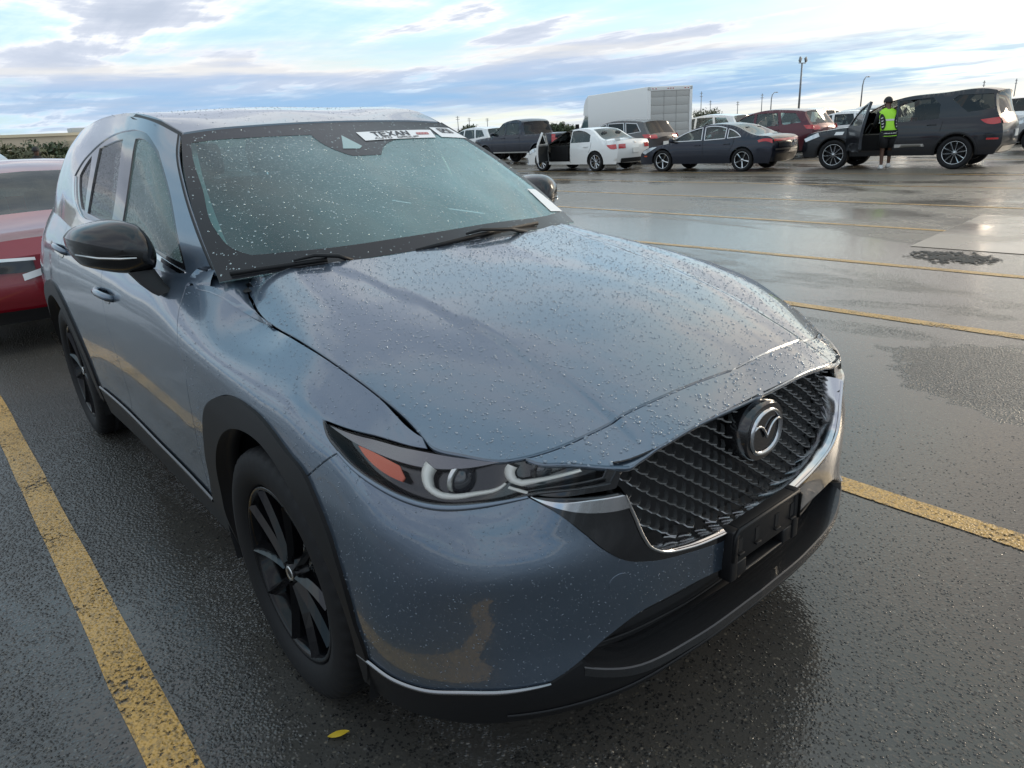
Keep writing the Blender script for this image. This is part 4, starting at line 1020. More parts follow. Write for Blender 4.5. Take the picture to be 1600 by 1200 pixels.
def make_car(name, label, cat, pos, heading, top, kinds, wheels, windows, Wd=1.82, belt=.95, roof=1.45, rr=.74, mat=None, zb=.24, group=None, scale=1.,
             wheel=('twin', .33, .22, 'RIMSIL'), glass=None, rglass=None, seams=(), handles=(), lamps=(), doorcut=None, doorang=68, plate=None, mirrors=None, trim=None, extra=None, clad=False, seats=(), bulge=.10):
    g = empty(name, (pos[0], pos[1], 0), R_(heading)); g.scale = (scale,)*3
    tag(g, label, cat, group)
    glass = glass or FGLASS; rglass = rglass or glass
    P0 = np.array(top, float); P = resample(P0, .11, closed=False, ang=24)
    # outline kinds
    def segkind(q):
        best = 0; bd = 9
        for i in range(len(P0)-1):
            a, b = P0[i], P0[i+1]; t = np.clip(((q-a) @ (b-a))/((b-a) @ (b-a)+1e-9), 0, 1); d = np.linalg.norm(q-a-t*(b-a))
            if d < bd-1e-6: bd = d; best = i
        return kinds[best]
    kd = [segkind((P[i]+P[i+1])/2) for i in range(len(P)-1)]
    # make outward normals point up/out
    N = polyn(P); c = P.mean(0)
    if np.sum((P-c)*N) < 0: N = -N
    Ps = P-N*(bulge*N[:, 0]**2+.035*N[:, 1]**2)[:, None]
    x0, x1 = P[:, 0].min(), P[:, 0].max()
    S = SideS(Wd, x0, x1, belt, roof, rr)
    wr = wheel[1]; ra = wr+.055
    bot = [(Ps[-1][0], zb)]
    for wx in wheels[::-1] if wheels[0] > wheels[-1] else wheels:
        if not bot or True: pass
        arc = [(wx+ra*math.cos(a), wr+ra*math.sin(a)) for a in np.linspace(math.pi+.25, -.25, 13)]
        arc = [(x, max(z, zb)) for x, z in arc]
        bot += arc
    bot.append((Ps[0][0], zb))
    outl = [tuple(p) for p in Ps[1:-1]] + bot
    holes = [list(w) for w in windows]
    hl2 = holes
    mr = lift(S, outl, holes, step=.16, gap=0, flange=0, bstep=.09, ref=(0, 0, .7), smooth=False, reg=False)
    if doorcut:
        hl = [w for w in holes if not inside(np.array(doorcut), np.array([np.mean(w, 0)]))[0]]
        ml = mirror(lift(S, outl, hl + [doorcut], step=.16, gap=0, flange=0, bstep=.09, ref=(0, 0, .7), smooth=False, reg=False))
    else: ml = mirror(mr)
    # strips over the top
    body = [mr, ml]; gl = {}; blk = []
    for i in range(len(P)-1):
        tv = [-1, -.86, -.5, 0, .5, .86, 1]
        rows = []
        for k in (i, i+1):
            cpt, spt = P[k], Ps[k]; yy = float(S.Y(spt[0], spt[1]))
            rows.append([(spt[0]+(cpt[0]-spt[0])*(1-t*t), t*yy, spt[1]+(cpt[1]-spt[1])*(1-t*t)) for t in tv])
        if kd[i] == 'b': body.append(grid_mesh(rows))
        elif kd[i] == 'k': blk.append(grid_mesh(rows))
        else:
            body.append(grid_mesh([r[:2] for r in rows])); body.append(grid_mesh([r[-2:] for r in rows]))
            gl.setdefault(kd[i], []).append(grid_mesh([r[1:-1] for r in rows]))
    bm_ = weld(join(*body), 2e-4); bm_ = orient(bm_, (float(c[0]), 0, .6))
    o = obj('body', bm_, g, mat)
    try: o.data.set_sharp_from_angle(angle=R_(38))
    except Exception: pass
    if blk: obj('bumper', orient(weld(join(*blk), 2e-4), (float(c[0]), 0, .6)), g, PLASTIC)
    for k, ms in gl.items():
        obj({'w': 'windshield', 'r': 'rear_window', 's': 'roof_glass'}[k], orient(weld(join(*ms), 2e-4), (float(c[0]), 0, .4)), g, glass if k != 'r' else rglass)
    for w in holes:
        for q in (0, 1):
            if q == 1 and doorcut and inside(np.array(doorcut), np.array([np.mean(w, 0)]))[0]: continue
            m = lift(S, w, step=.3, gap=-.004, flange=0, off=-.012, bstep=.12, ref=(0, 0, .7), smooth=False, reg=False)
            obj('side_window', mirror(m) if q else m, g, rglass if np.mean(w, 0)[0] < -.2 else glass)
            if trim:
                tm = ribbon(S, list(w)+[w[0]], .030, .004, .006, ref=(0, 0, .7), bstep=.08); obj('window_trim', mirror(tm) if q else tm, g, trim)
    for sline in seams:
        m = ribbon(S, sline, .010, .001, .002, ref=(0, 0, .7), bstep=.1)
        obj('door_seam', m, g, FSEAM); obj('door_seam', mirror(m), g, FSEAM)
    for hx, hz in handles:
        m = ribbon(S, [(hx-.10, hz), (hx, hz+.006), (hx+.10, hz)], .028, .018, .02, ref=(0, 0, .7), bstep=.05)
        obj('door_handle', m, g, mat); obj('door_handle', mirror(m), g, mat)
    def endface(t, z, front):
        """point on the nose or tail surface"""
        half = P[:len(P)//2] if front else P[len(P)//2:]
        hs = Ps[:len(P)//2] if front else Ps[len(P)//2:]
        kk = np.argsort(half[:, 1]); 
        xc = np.interp(z, half[kk, 1], half[kk, 0]); xs = np.interp(z, hs[np.argsort(hs[:, 1]), 1], hs[np.argsort(hs[:, 1]), 0])
        y = float(S.Y(xs, z)); return (xs+(xc-xs)*(1-t*t), t*y, z)
    for nm, mm, where, pts in lamps:
        if where == 's':
            m = lift(S, pts, step=.2, gap=0, flange=.02, off=.010, bstep=.06, ref=(0, 0, .7), reg=False); obj(nm, m, g, mm); obj(nm, mirror(m), g, mm)
        elif where in 'fr':
            fr = where == 'f'; (t0, t1, z0, z1) = pts; e = .015 if fr else -.015
            rows = [[(lambda p: (p[0]+e, p[1], p[2]))(endface(t, z, fr)) for t in np.linspace(t0, t1, 7)] for z in (z0, (z0+z1)/2, z1)]
            m = orient(grid_mesh(rows), (0, 0, .6)); obj(nm, m, g, mm)
            if t0*t1 > 0: obj(nm, orient(mirror(m), (0, 0, .6)), g, mm)
    if plate:
        z = plate; p = endface(0, z, False); obj('licence_plate', box(p[0]-.012, 0, z, .02, .32, .16), g, FWHITE, smooth=False)
    if mirrors:
        mx, mz = mirrors; yy = float(S.Y(mx, mz))
        for sgn in (1, -1):
            obj('door_mirror', join(box(mx, sgn*(yy+.12), mz+.06, .12, .20, .14, .04), box(mx+.02, sgn*(yy+.01), mz+.01, .07, .10, .05, .015)), g, mat)
    for wx in wheels:
        key = (wheel[0], wheel[1], wheel[2], globals()[wheel[3]])
        yw = Wd/2-.115
        add_wheel(g, key, (wx, -yw, wr), 0); add_wheel(g, key, (wx, yw, wr), math.pi)
    obj('underbody', join(box((x0+x1)/2, 0, (zb+.60)/2+.02, (x1-x0)-.5, Wd-.56, .60-zb, 0), box(np.mean(wheels), 0, zb+.06, abs(wheels[0]-wheels[-1])-2*ra, Wd-.16, .10, 0)), g, DARK, smooth=False)
    if clad:
        for wx in wheels:
            arc = [(wx+(ra+.02)*math.cos(a), wr+(ra+.02)*math.sin(a)) for a in np.linspace(math.pi+.1, -.1, 14)]
            m = ribbon(S, arc, .06, .008, .012, ref=(0, 0, .7), bstep=.08); obj('arch_cladding', m, g, clad); obj('arch_cladding', mirror(m), g, clad)
    for sx in seats:
        for sy in (-.36, .36):
            obj('seat', join(xf(box(0, 0, .32, .14, .46, .62, .05), Matrix.Translation((sx, sy, .52)) @ Matrix.Rotation(R_(-14), 4, 'Y')), xf(box(0, 0, .72, .09, .24, .16, .04), Matrix.Translation((sx, sy, .52)) @ Matrix.Rotation(R_(-14), 4, 'Y'))), g, CLOTH)
    if doorcut:
        dc = np.array(doorcut); hx = dc[:, 0].max(); hy = float(S.Y(hx, .6))
        d = empty('open_door', (hx, hy, 0), R_(-doorang)); d.parent = g
        wh_ = [w for w in holes if inside(dc, np.array([np.mean(w, 0)]))[0]]
        m = mirror(lift(S, doorcut, wh_, step=.2, gap=.006, flange=.07, bstep=.09, ref=(0, 0, .7), smooth=False, reg=False)); T = Matrix.Translation((-hx, -hy, 0))
        obj('door_shell', xf(m, T), d, mat)
        inner = [p for p in doorcut]; zc = belt-.02
        lowp = [(x, min(z, zc)) for x, z in doorcut]
        mi = mirror(lift(S, lowp, step=.2, gap=.02, flange=0, off=-.065, bstep=.1, ref=(0, 0, .7), smooth=False, reg=False)); mi = (mi[0], [tuple(reversed(q)) for q in mi[1]])
        obj('door_lining', xf(mi, T), d, DASHM)
        for w in wh_:
            mg = mirror(lift(S, w, step=.3, gap=0, flange=0, off=-.02, bstep=.12, ref=(0, 0, .7), smooth=False, reg=False)); obj('door_glass', xf(mg, T), d, glass)
        obj('door_opening', box(hx-.5, hy-.62, .62, .9, .9, .5), g, DARK, smooth=False)
        obj('steering_wheel', xf(lathe([(.18+.015*math.cos(a), .015*math.sin(a)) for a in np.linspace(0, 2*math.pi, 6, endpoint=False)], 'z', 20, closed=True), Matrix.Translation((hx-.38, hy-.50, .98)) @ Matrix.Rotation(R_(66), 4, 'Y')), g, DASHM)
    if extra: extra(g, S, endface)
    return g
# paints
P_WHITE = paint('white_paint', (.85, .85, .83), 0, .3, False); P_NAVY = paint('navy_paint', (.010, .014, .028), .5, .3, False)
P_BLACK = paint('black_paint', (.010, .011, .014), .3, .25, False); P_TAUPE = paint('taupe_paint', (.10, .095, .095), .7, .35, False)
P_MAROON = paint('maroon_paint', (.085, .012, .022), .5, .3, False); P_RED = paint('red_paint', (.24, .006, .016), .2, .32, False)
P_DARK = paint('dark_blue_paint', (.008, .010, .015), .4, .28, False); P_SILVER = paint('silver_paint', (.45, .46, .47), .7, .35, False)
P_GREYC = paint('grey_car_paint', (.16, .165, .175), .7, .35, False)
T_CHROME = CHROME
# --- white sedan with its driver's door open
SEDAN = [(2.28, .24), (2.33, .45), (2.27, .66), (2.05, .78), (1.10, .96), (.36, 1.36), (-.30, 1.45), (-.95, 1.40), (-1.62, 1.06), (-2.20, 1.02), (-2.30, .90), (-2.32, .55), (-2.24, .26)]
SEDK = 'bbbbwbbrbbbb'
sed_win = [[(1.02, .96), (.42, 1.27), (.02, 1.345), (-.02, .96)], [(-.10, .96), (-.08, 1.35), (-.62, 1.33), (-.96, 1.20), (-1.00, .98)]]
sed_door = [(1.12, .34), (1.12, .94), (.46, 1.31), (-.04, 1.39), (-.07, .95), (-.05, .34)]
make_car('sedan', 'white four-door sedan with its driver door standing open', 'sedan', (-17.30, 18.28), 181, SEDAN, SEDK, (1.40, -1.25), sed_win, 1.78, .95, 1.45, .72, P_WHITE,
  wheel=('twin', .325, .225, 'RIMSIL'), seams=[[(-.07, .30), (-.07, .95)], [(-.95, .62), (-1.05, .80), (-1.06, .96)]], handles=[(-.83, .82)],
  lamps=[('tail_light', FRED, 's', [(-1.78, .86), (-2.16, .88), (-2.20, .74), (-1.90, .76)]), ('tail_light', FRED, 'r', (.60, .96, .74, .88)), ('bumper_gap', FSEAM, 'r', (-.8, .8, .28, .42)), ('badge', CHROME, 'r', (-.05, .05, .90, .97)), ('headlight', FCLEAR, 's', [(2.16, .66), (1.75, .80), (1.70, .72), (2.10, .58)])],
  doorcut=sed_door, doorang=62, plate=.66, seats=(-.25, -1.05), mirrors=None)
# --- dark navy fastback sedan
FAST = [(2.40, .22), (2.45, .42), (2.36, .62), (2.10, .76), (1.20, .93), (.30, 1.36), (-.35, 1.445), (-1.00, 1.39), (-1.85, 1.08), (-2.30, 1.02), (-2.42, .96), (-2.46, .60), (-2.36, .26)]
fast_win = [[(1.10, .93), (.46, 1.23), (.04, 1.325), (-.02, .95)], [(-.12, .95), (-.06, 1.335), (-.62, 1.325), (-.80, 1.28), (-.82, .98)], [(-.90, .99), (-.88, 1.26), (-1.24, 1.10), (-1.34, 1.02)]]
make_car('sedan', 'dark navy fastback sedan with silver wheels and long red tail light', 'sedan', (-11.98, 18.55), 185, FAST, SEDK, (1.42, -1.42), fast_win, 1.86, .94, 1.445, .70, P_NAVY, scale=.955,
  wheel=('star', .345, .245, 'RIMSIL'), trim=T_CHROME, seams=[[(1.16, .40), (1.16, .92)], [(-.07, .30), (-.07, .94)], [(-.98, .62), (-1.10, .80), (-1.12, .98)]], handles=[(.12, .80), (-.90, .82)],
  lamps=[('tail_light', FRED, 's', [(-1.90, .90), (-2.16, .95), (-2.34, .92), (-2.36, .80), (-2.20, .86), (-1.95, .84)]), ('tail_light', FRED, 'r', (-.96, .96, .86, .93)), ('tail_panel', GLOSSBLK, 'r', (-.7, .7, .68, .85)), ('bumper_trim', SILVER, 'r', (-.85, .85, .60, .65)), ('lower_bumper', PLASTIC, 'r', (-.8, .8, .28, .50)), ('headlight', FCLEAR, 's', [(2.24, .62), (1.80, .78), (1.62, .79), (2.10, .56)]), ('marker_light', AMBER, 's', [(2.14, .52), (2.02, .52), (2.02, .48), (2.14, .48)])],
  mirrors=(1.0, .92), seats=(-.2, -1.1))
# --- large black suv, front door open
BIG = [(2.40, .30), (2.46, .55), (2.38, .86), (2.15, 1.00), (1.15, 1.12), (.42, 1.62), (-.05, 1.76), (-1.0, 1.83), (-1.95, 1.86), (-2.22, 1.80), (-2.34, 1.28), (-2.46, 1.05), (-2.50, .55), (-2.35, .34)]
BIGK = 'bbbbwbbbbrbbb'
big_win = [[(1.02, 1.12), (.44, 1.53), (.08, 1.63), (.05, 1.14)], [(-.08, 1.15), (-.04, 1.66), (-.80, 1.70), (-1.00, 1.52), (-1.02, 1.20)], [(-1.24, 1.62), (-1.36, 1.72), (-2.08, 1.71), (-2.16, 1.38), (-1.62, 1.32)]]
big_door = [(1.14, .48), (1.14, 1.10), (.50, 1.57), (.02, 1.70), (-.03, 1.14), (-.02, .48)]
make_car('suv', 'large black suv with silver wheels, driver door open beside the worker', 'suv', (-6.90, 19.80), 186, BIG, BIGK, (1.46, -1.46), big_win, 1.98, 1.13, 1.86, .76, P_DARK, zb=.34, scale=1.01,
  wheel=('twin', .39, .275, 'RIMSIL'), glass=FGLASS, rglass=FTINT, clad=PLASTIC, seams=[[(-1.08, .90), (-1.12, 1.14)], [(-.04, .40), (-.04, 1.12)]], handles=[(-.88, 1.06)],
  lamps=[('tail_light', FRED, 's', [(-1.92, 1.14), (-2.30, 1.18), (-2.34, 1.05), (-2.05, 1.05)]), ('tail_light', FRED, 'r', (.62, .97, 1.04, 1.18)), ('reflector', FRED, 's', [(-2.10, .72), (-2.34, .72), (-2.34, .68), (-2.10, .68)]), ('skid_plate', SILVER, 'r', (-.85, .85, .38, .52)), ('headlight', FCLEAR, 's', [(2.30, .82), (1.90, .98), (1.85, .88), (2.25, .74)]), ('side_vent', SILVER, 's', [(1.42, .98), (1.20, .98), (1.24, .90), (1.46, .90)]), ('sill_trim', SILVER, 's', [(-.08, .62), (-.75, .62), (-.78, .56), (-.08, .54)]), ('spoiler', GLOSSBLK, 'r', (-.9, .9, 1.74, 1.80))],
  doorcut=big_door, doorang=55, seats=(-.15, -1.1), plate=.80)
# --- dark pickup
PICK = [(2.86, .42), (2.92, .70), (2.88, 1.06), (2.70, 1.18), (1.42, 1.28), (.72, 1.84), (.20, 1.95), (-.55, 1.93), (-.72, 1.86), (-.90, 1.32), (-2.80, 1.32), (-2.92, 1.26), (-2.94, .62), (-2.86, .50)]
pick_win = [[(1.30, 1.30), (.74, 1.73), (.46, 1.78), (.44, 1.30)], [(.36, 1.30), (.38, 1.79), (-.46, 1.80), (-.58, 1.32)]]
make_car('pickup_truck', 'dark crew-cab pickup truck with black wheels and red tail light', 'pickup', (-24.90, 22.20), 180, PICK, 'bbbbwbbbrbbbb', (1.88, -1.80), pick_win, 2.03, 1.29, 1.95, .78, P_NAVY, zb=.50,
  wheel=('twin', .42, .26, 'RIMBLK'), glass=FGLASS, rglass=FTINT, clad=P_NAVY, seams=[[(1.36, .55), (1.36, 1.28)], [(.40, .55), (.40, 1.28)], [(-.62, .62), (-.64, 1.30)]], handles=[(.55, 1.16), (-.48, 1.16)],
  lamps=[('tail_light', FRED, 's', [(-2.72, 1.26), (-2.90, 1.25), (-2.90, .92), (-2.74, .92)]), ('tail_light', FRED, 'r', (.82, .98, .92, 1.26)), ('rear_bumper', CHROME, 'r', (-.95, .95, .60, .78)), ('running_board', SILVER, 's', [(1.3, .56), (-1.2, .56), (-1.2, .51), (1.3, .51)])], mirrors=(1.18, 1.30), plate=.68, seats=(0., -.8))
# --- crossovers
CROSS = [(2.28, .28), (2.33, .50), (2.26, .82), (2.05, .93), (1.15, 1.06), (.44, 1.52), (-.20, 1.66), (-1.20, 1.65), (-1.85, 1.58), (-2.18, 1.14), (-2.30, 1.00), (-2.32, .55), (-2.22, .32)]
CROSSK = 'bbbbwbbbrbbb'
cross_win = [[(1.02, 1.06), (.46, 1.44), (.06, 1.53), (.02, 1.08)], [(-.08, 1.08), (-.04, 1.545), (-.82, 1.545), (-.98, 1.12)], [(-1.08, 1.13), (-.94, 1.54), (-1.50, 1.50), (-1.78, 1.20)]]
def crossover(label, pos, heading, mat, scale=1., group=None, rg=None, detail=True, wheel=('twin', .35, .235, 'RIMSIL'), name='suv', clad=PLASTIC, cat='suv', trim=None):
    return make_car(name, label, cat, pos, heading, CROSS, CROSSK, (1.36, -1.34), cross_win, 1.86, 1.07, 1.66, .74, mat, zb=.28, scale=scale, group=group, wheel=wheel, rglass=rg or FTINT, clad=clad, trim=trim,
      seams=[[(1.10, .40), (1.10, 1.05)], [(-.03, .34), (-.03, 1.07)]] if detail else [], handles=[(.14, .95), (-.90, .97)] if detail else [],
      lamps=[('tail_light', FRED, 's', [(-1.88, 1.10), (-2.20, 1.10), (-2.26, .96), (-2.0, .98)]), ('tail_light', FRED, 'r', (.55, .97, .94, 1.08)), ('lower_bumper', PLASTIC, 'r', (-.85, .85, .36, .56)), ('headlight', FCLEAR, 's', [(2.20, .78), (1.75, .92), (1.70, .84), (2.15, .68)])],
      plate=.74, mirrors=(1.0, 1.06), seats=(-.15, -1.05))
crossover('taupe grey suv behind the white sedan, seen from its rear corner', (-18.6, 21.65), 180, P_TAUPE, .99, rg=FTINT, trim=T_CHROME)
crossover('maroon suv with bright red tail light, parked behind the navy sedan', (-13.85, 24.55), 181, P_MAROON, 1.03, rg=FGLASS)
crossover('white suv half hidden behind the navy sedan and maroon suv', (-19.0, 28.0), 181, P_WHITE, 1.02, rg=FGLASS)
crossover('white suv low behind the nose of the black suv', (-13.0, 28.6), 184, P_WHITE, .92, rg=FTINT)
crossover('pale suv partly cut by the right edge of the picture', (-4.2, 27.2), 184, P_SILVER, 1.05, rg=FTINT)
crossover('white suv beyond the dark pickup truck, only its front corner showing', (-32.6, 25.2), 180, P_WHITE, 1.06, rg=FGLASS)
crossover('silver suv, only a strip of its roof showing above the red car', (-13.2, -.55), 2, P_SILVER, .99, rg=FGLASS)
# a second dark pickup whose bed shows between pickup and truck
make_car('pickup_truck', 'black pickup bed showing between the dark pickup and white box truck', 'pickup', (-28.7, 25.9), 180, PICK, 'bbbbwbbbrbbbb', (1.88, -1.80), pick_win, 2.0, 1.29, 1.95, .78, P_BLACK, zb=.50, wheel=('twin', .42, .26, 'RIMBLK'), scale=.93)
# long rows of cars far behind
far_cols = [P_WHITE, P_SILVER, P_WHITE, P_GREYC, P_WHITE, P_DARK, P_SILVER, P_WHITE, P_MAROON, P_WHITE, P_SILVER, P_GREYC]
proto_far = {}; cnt_ = [0, 0]
k = 0
for row, (yy, xs) in enumerate(((33.5, np.arange(-31, 1, 2.9)), (46.0, np.arange(-30, 2, 3.1)))):
    for i, x in enumerate(xs):
        if row == 0 and x < -17.5: continue
        m = far_cols[(i*5+row*3) % 12]; key = m.name
        lab = '%s suv, %s from the left in the %s far row of parked cars' % ({'white_paint': 'white', 'silver_paint': 'silver', 'grey_car_paint': 'grey', 'dark_blue_paint': 'dark', 'maroon_paint': 'maroon'}[key], ('first', 'second', 'third', 'fourth', 'fifth', 'sixth', 'seventh', 'eighth', 'ninth', 'tenth', 'eleventh', 'twelfth')[min(cnt_[row], 11)], ('nearer', 'farther')[row])
        cnt_[row] += 1
        px = x+rng.uniform(-.3, .3); hd = 90+rng.uniform(-3, 3) if i % 3 else 270+rng.uniform(-3, 3)
        if key not in proto_far: proto_far[key] = crossover(lab, (px, yy), hd, m, 1.04, group='far rows of parked cars', detail=False, rg=FTINT)
        else:
            c = copy_tree(proto_far[key]); c['label'] = lab; c.location = (px, yy+rng.uniform(-.4, .4), 0); c.rotation_euler = (0, 0, R_(hd)); sc_ = rng.uniform(.93, 1.08); c.scale = (sc_, sc_, sc_)
# --- the red car behind
RED = [(2.02, .26), (2.10, .48), (2.06, .78), (1.92, .90), (1.02, 1.04), (.30, 1.37), (-.30, 1.47), (-1.10, 1.465), (-1.70, 1.40), (-2.02, 1.06), (-2.12, .95), (-2.14, .55), (-2.05, .32)]
def red_front(g, S, ef):
    def patch(nm, t0, t1, z0, z1, mat, e=.02, slant=0.):
        rows = [[(lambda p: (p[0]+e, p[1], p[2]))(ef(t, z+slant*(abs(t)-.6), True)) for t in np.linspace(t0, t1, 9)] for z in np.linspace(z0, z1, 4)]
        m = orient(grid_mesh(rows), (0, 0, .5)); obj(nm, m, g, mat)
        if t0 > 0: obj(nm, orient(mirror(m), (0, 0, .5)), g, mat)
    patch('headlight', .40, .98, .655, .745, GLOSSBLK, .022, .04); patch('headlight_chrome', .38, .98, .745, .768, SILVER, .028, .04)
    patch('front_grille', -.32, .32, .42, .74, PLASTIC); patch('grille_chrome', .33, .52, .575, .625, SILVER, .03, -.18)
    patch('lower_grille', -.9, .9, .26, .36, PLASTIC)
    obj('dashboard', box(.75, 0, .98, .5, 1.3, .10, .04), g, DASHM); obj('rear_view_mirror', box(.22, 0, 1.30, .03, .22, .06, .01), g, DASHM)
make_car('hatchback', 'red crossover facing the camera right behind the blue-grey suv', 'crossover', (-7.05, -.40), 0, RED, CROSSK, (1.26, -1.36), [[(x-.1, 1.02+(z-1.06)*.74) for x, z in w] for w in cross_win], 1.76, 1.0, 1.47, .74, P_RED, zb=.24,
  wheel=('twin', .325, .22, 'RIMSIL'), glass=FGLASS, clad=PLASTIC, mirrors=(.92, 1.0), seats=(-.2, -1.05), extra=red_front)
# --- box truck
bt = empty('box_truck', (-18.75, 25.0, 0), R_(158)); tag(bt, 'white box truck with roll-up rear door, towering over the parked cars', 'truck')
BOXW = pmat('box_white', (.86, .85, .82), .4); DOORW = pmat('roll_door', (.50, .49, .46), .5)
Lb, Wb, zb0, zb1 = 6.1, 2.15, .70, 2.92
obj('cargo_box', box(-.0+Lb/2, 0, (zb0+zb1)/2, Lb, Wb, zb1-zb0, .035), bt, BOXW)
nose = [[(Lb-.01+dx, y, z) for dx, z in ((0, zb1-.02), (.30, zb1-.16), (.55, zb1-.48), (.62, zb1-.90), (0, zb1-.95))] for y in np.linspace(-Wb/2+.03, Wb/2-.03, 5)]
obj('nose_cone', orient(join(grid_mesh(nose), ([p for p in nose[0]], [(0, 1, 2, 3, 4)]), ([p for p in nose[-1]], [(0, 1, 2, 3, 4)])), (Lb+.2, 0, zb1-.5)), bt, BOXW, smooth=False)
for i in range(6): obj('door_panel', box(-.012, 0, zb0+.10+.34*i+.17, .03, Wb-.30, .335, .008), bt, DOORW)
for yy in (-Wb/2+.075, Wb/2-.075): obj('door_post', box(-.02, yy, (zb0+zb1)/2, .06, .13, zb1-zb0-.04, .01), bt, BOXW)
obj('door_header', box(-.02, 0, zb1-.09, .06, Wb-.02, .16, .01), bt, BOXW)
for yy in (-.85, -.70, -.12, 0, .12, .70, .85): obj('marker_light', box(-.056, yy, zb1-.09, .02, .05, .03), bt, FRED, smooth=False)
for yy in (-.3, 0.3): obj('door_slat_rib', box(-.03, yy, 1.8, .012, .02, 2.0), bt, pmat('rib_grey', (.35, .34, .32), .5), smooth=False)
obj('rear_bumper', box(-.10, 0, .58, .12, 2.0, .10, .02), bt, PLASTIC)
cabp = [(Lb+.02, .5), (Lb+.02, 2.05), (Lb+.55, 2.05), (Lb+1.25, 1.30), (Lb+2.0, 1.10), (Lb+2.15, .75), (Lb+2.15, .5)]
cabp3 = [(x, 0, z) for x, z in cabp]
obj('cab', solid_poly(cabp3, (0, -.98, 0), (0, .98, 0)), bt, P_WHITE, smooth=False)
for sgn in (1, -1):
    wv = [(Lb+.16, sgn*.985, 1.25), (Lb+.16, sgn*.985, 1.92), (Lb+.58, sgn*.985, 1.92), (Lb+1.12, sgn*.985, 1.32)]
    obj('cab_window', orient((wv, [(0, 1, 2, 3)]), (Lb, 0, 1.5)), bt, FTINT if False else pmat('cab_glass', (.10, .16, .17), .08, 0, 1), smooth=False)
    obj('cab_mirror', box(Lb+1.15, sgn*1.16, 1.45, .10, .20, .34, .03), bt, PLASTIC)
for wx in (1.2, Lb+1.25):
    for sgn in (1, -1): add_wheel(bt, ('twin', .40, .24, RIMSIL), (wx, sgn*(-.88), .40), 0 if sgn > 0 else math.pi)
obj('chassis', box(Lb/2+.4, 0, .62, Lb+1.6, .9, .22), bt, DARK, smooth=False)
# ---------------------------------------------------------------- ground
def asphalt():
    m = bpy.data.materials.new('wet_asphalt'); m.use_nodes = True; t = NT(m.node_tree); b = m.node_tree.nodes['Principled BSDF']
    co = t.add('ShaderNodeTexCoord').outputs['Object']
    sp_ = t.add('ShaderNodeSeparateXYZ', i_Vector=co)
    film = t.noise(t.mapping(co, (.20, .50, 1), loc=(3.3, 1.2, 0)), 1.0, 5, .62, .4)
    # the lot drains towards +Y: more standing water there, one rough dry patch by the stall line
    low = t.math('ADD', -.10, t.ramp(t.math('MULTIPLY', t.math('ADD', sp_.outputs[1], 3.0), .05), [(.12, .06), (.22, .22), (.45, .20), (.62, .08), (.9, .06)]))
    pd = t.vmath('LENGTH', t.vmath('MULTIPLY', t.vmath('SUBTRACT', co, (.75, 3.15, 0)), (1.0, 1.15, 1)))
    dry = t.ramp(t.math('ADD', pd, t.math('MULTIPLY', t.math('SUBTRACT', t.noise(co, 3.5, 4, .6), .5), .9)), [(.45, .32), (.95, 0)])
    wet = t.ramp(t.math('SUBTRACT', t.math('ADD', film, low), dry), [(.42, 0), (.56, 1)], 'EASE')                      # standing film of water
    stone = t.voronoi(co, 88, 'F1'); stc = t.voronoi(co, 88, 'F1', 'Color')
    sepc = t.add('ShaderNodeSeparateColor', i_Color=stc)
    pick = t.ramp(sepc.outputs[0], [(.80, 0), (1.0, .8)])
    fine = t.noise(co, 260, 3, .6); patch = t.noise(t.mapping(co, loc=(7, 2, 0)), .55, 4, .6)
    base = t.mix(patch, (.022, .021, .020), (.080, .074, .065))
    base = t.mix(t.math('MULTIPLY', fine, .6), base, (.075, .071, .065))
    base = t.mix(t.ramp(t.math('MULTIPLY', sp_.outputs[1], .05), [(.14, 0), (.34, 1)]), base, t.mix(1.0, base, (3.2, 2.9, 2.55), blend='MULTIPLY'))     # sky glare painted into the colour: paler and warmer out in the drive lanes
    peb = t.mix(sepc.outputs[1], (.20, .17, .13), (.12, .12, .115))
    base = t.mix(t.math('MULTIPLY', pick, t.ramp(stone, [(.25, 1), (.55, 0)])), base, peb)
    # cracks
    wv = t.vmath('ADD', co, t.vmath('SCALE', t.noise(co, 1.7, 4, .6, 0, 'Color'), .55))
    crk = t.voronoi(wv, .55, 'DISTANCE_TO_EDGE'); crk2 = t.voronoi(wv, 3.2, 'DISTANCE_TO_EDGE')
    cm1 = t.ramp(crk, [(.0, 1), (.010, 0)]); cm2 = t.math('MULTIPLY', t.ramp(crk2, [(.0, 1), (.030, 0)]), t.ramp(t.noise(co, .45, 2), [(.56, 0), (.64, 1)]))
    cm = t.math('MAXIMUM', t.math('MULTIPLY', cm1, t.ramp(t.noise(co, .35, 3), [(.56, 0), (.64, .6)])), cm2)
    cm = t.math('MULTIPLY', cm, t.ramp(t.math('MULTIPLY', sp_.outputs[1], .1), [(.15, 0), (.22, 1)]))
    base = t.mix(t.math('MULTIPLY', cm, .6), base, (.008, .008, .008))
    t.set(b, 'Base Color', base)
    t.set(b, 'Roughness', t.mix(wet, .33, .10, 'FLOAT')); b.inputs['Specular IOR Level'].default_value = .55
    hgt = t.math('ADD', t.math('MULTIPLY', t.ramp(stone, [(.0, 1), (.62, 0)], 'EASE'), t.math('ADD', .55, t.math('MULTIPLY', sepc.outputs[2], .9))), t.math('MULTIPLY', t.noise(co, 60, 3), .8))
    bp = t.add('ShaderNodeBump', i_Height=hgt); bp.inputs['Distance'].default_value = .0065
    t.set(bp, 'Strength', t.mix(wet, 1.0, .10, 'FLOAT')); t.l.new(bp.outputs[0], b.inputs['Normal'])
    return m
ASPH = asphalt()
tag(obj('ground', ([(-900, -900, 0), (900, -900, 0), (900, 900, 0), (-900, 900, 0)], [(0, 1, 2, 3)]), None, ASPH, smooth=False), kind='structure')
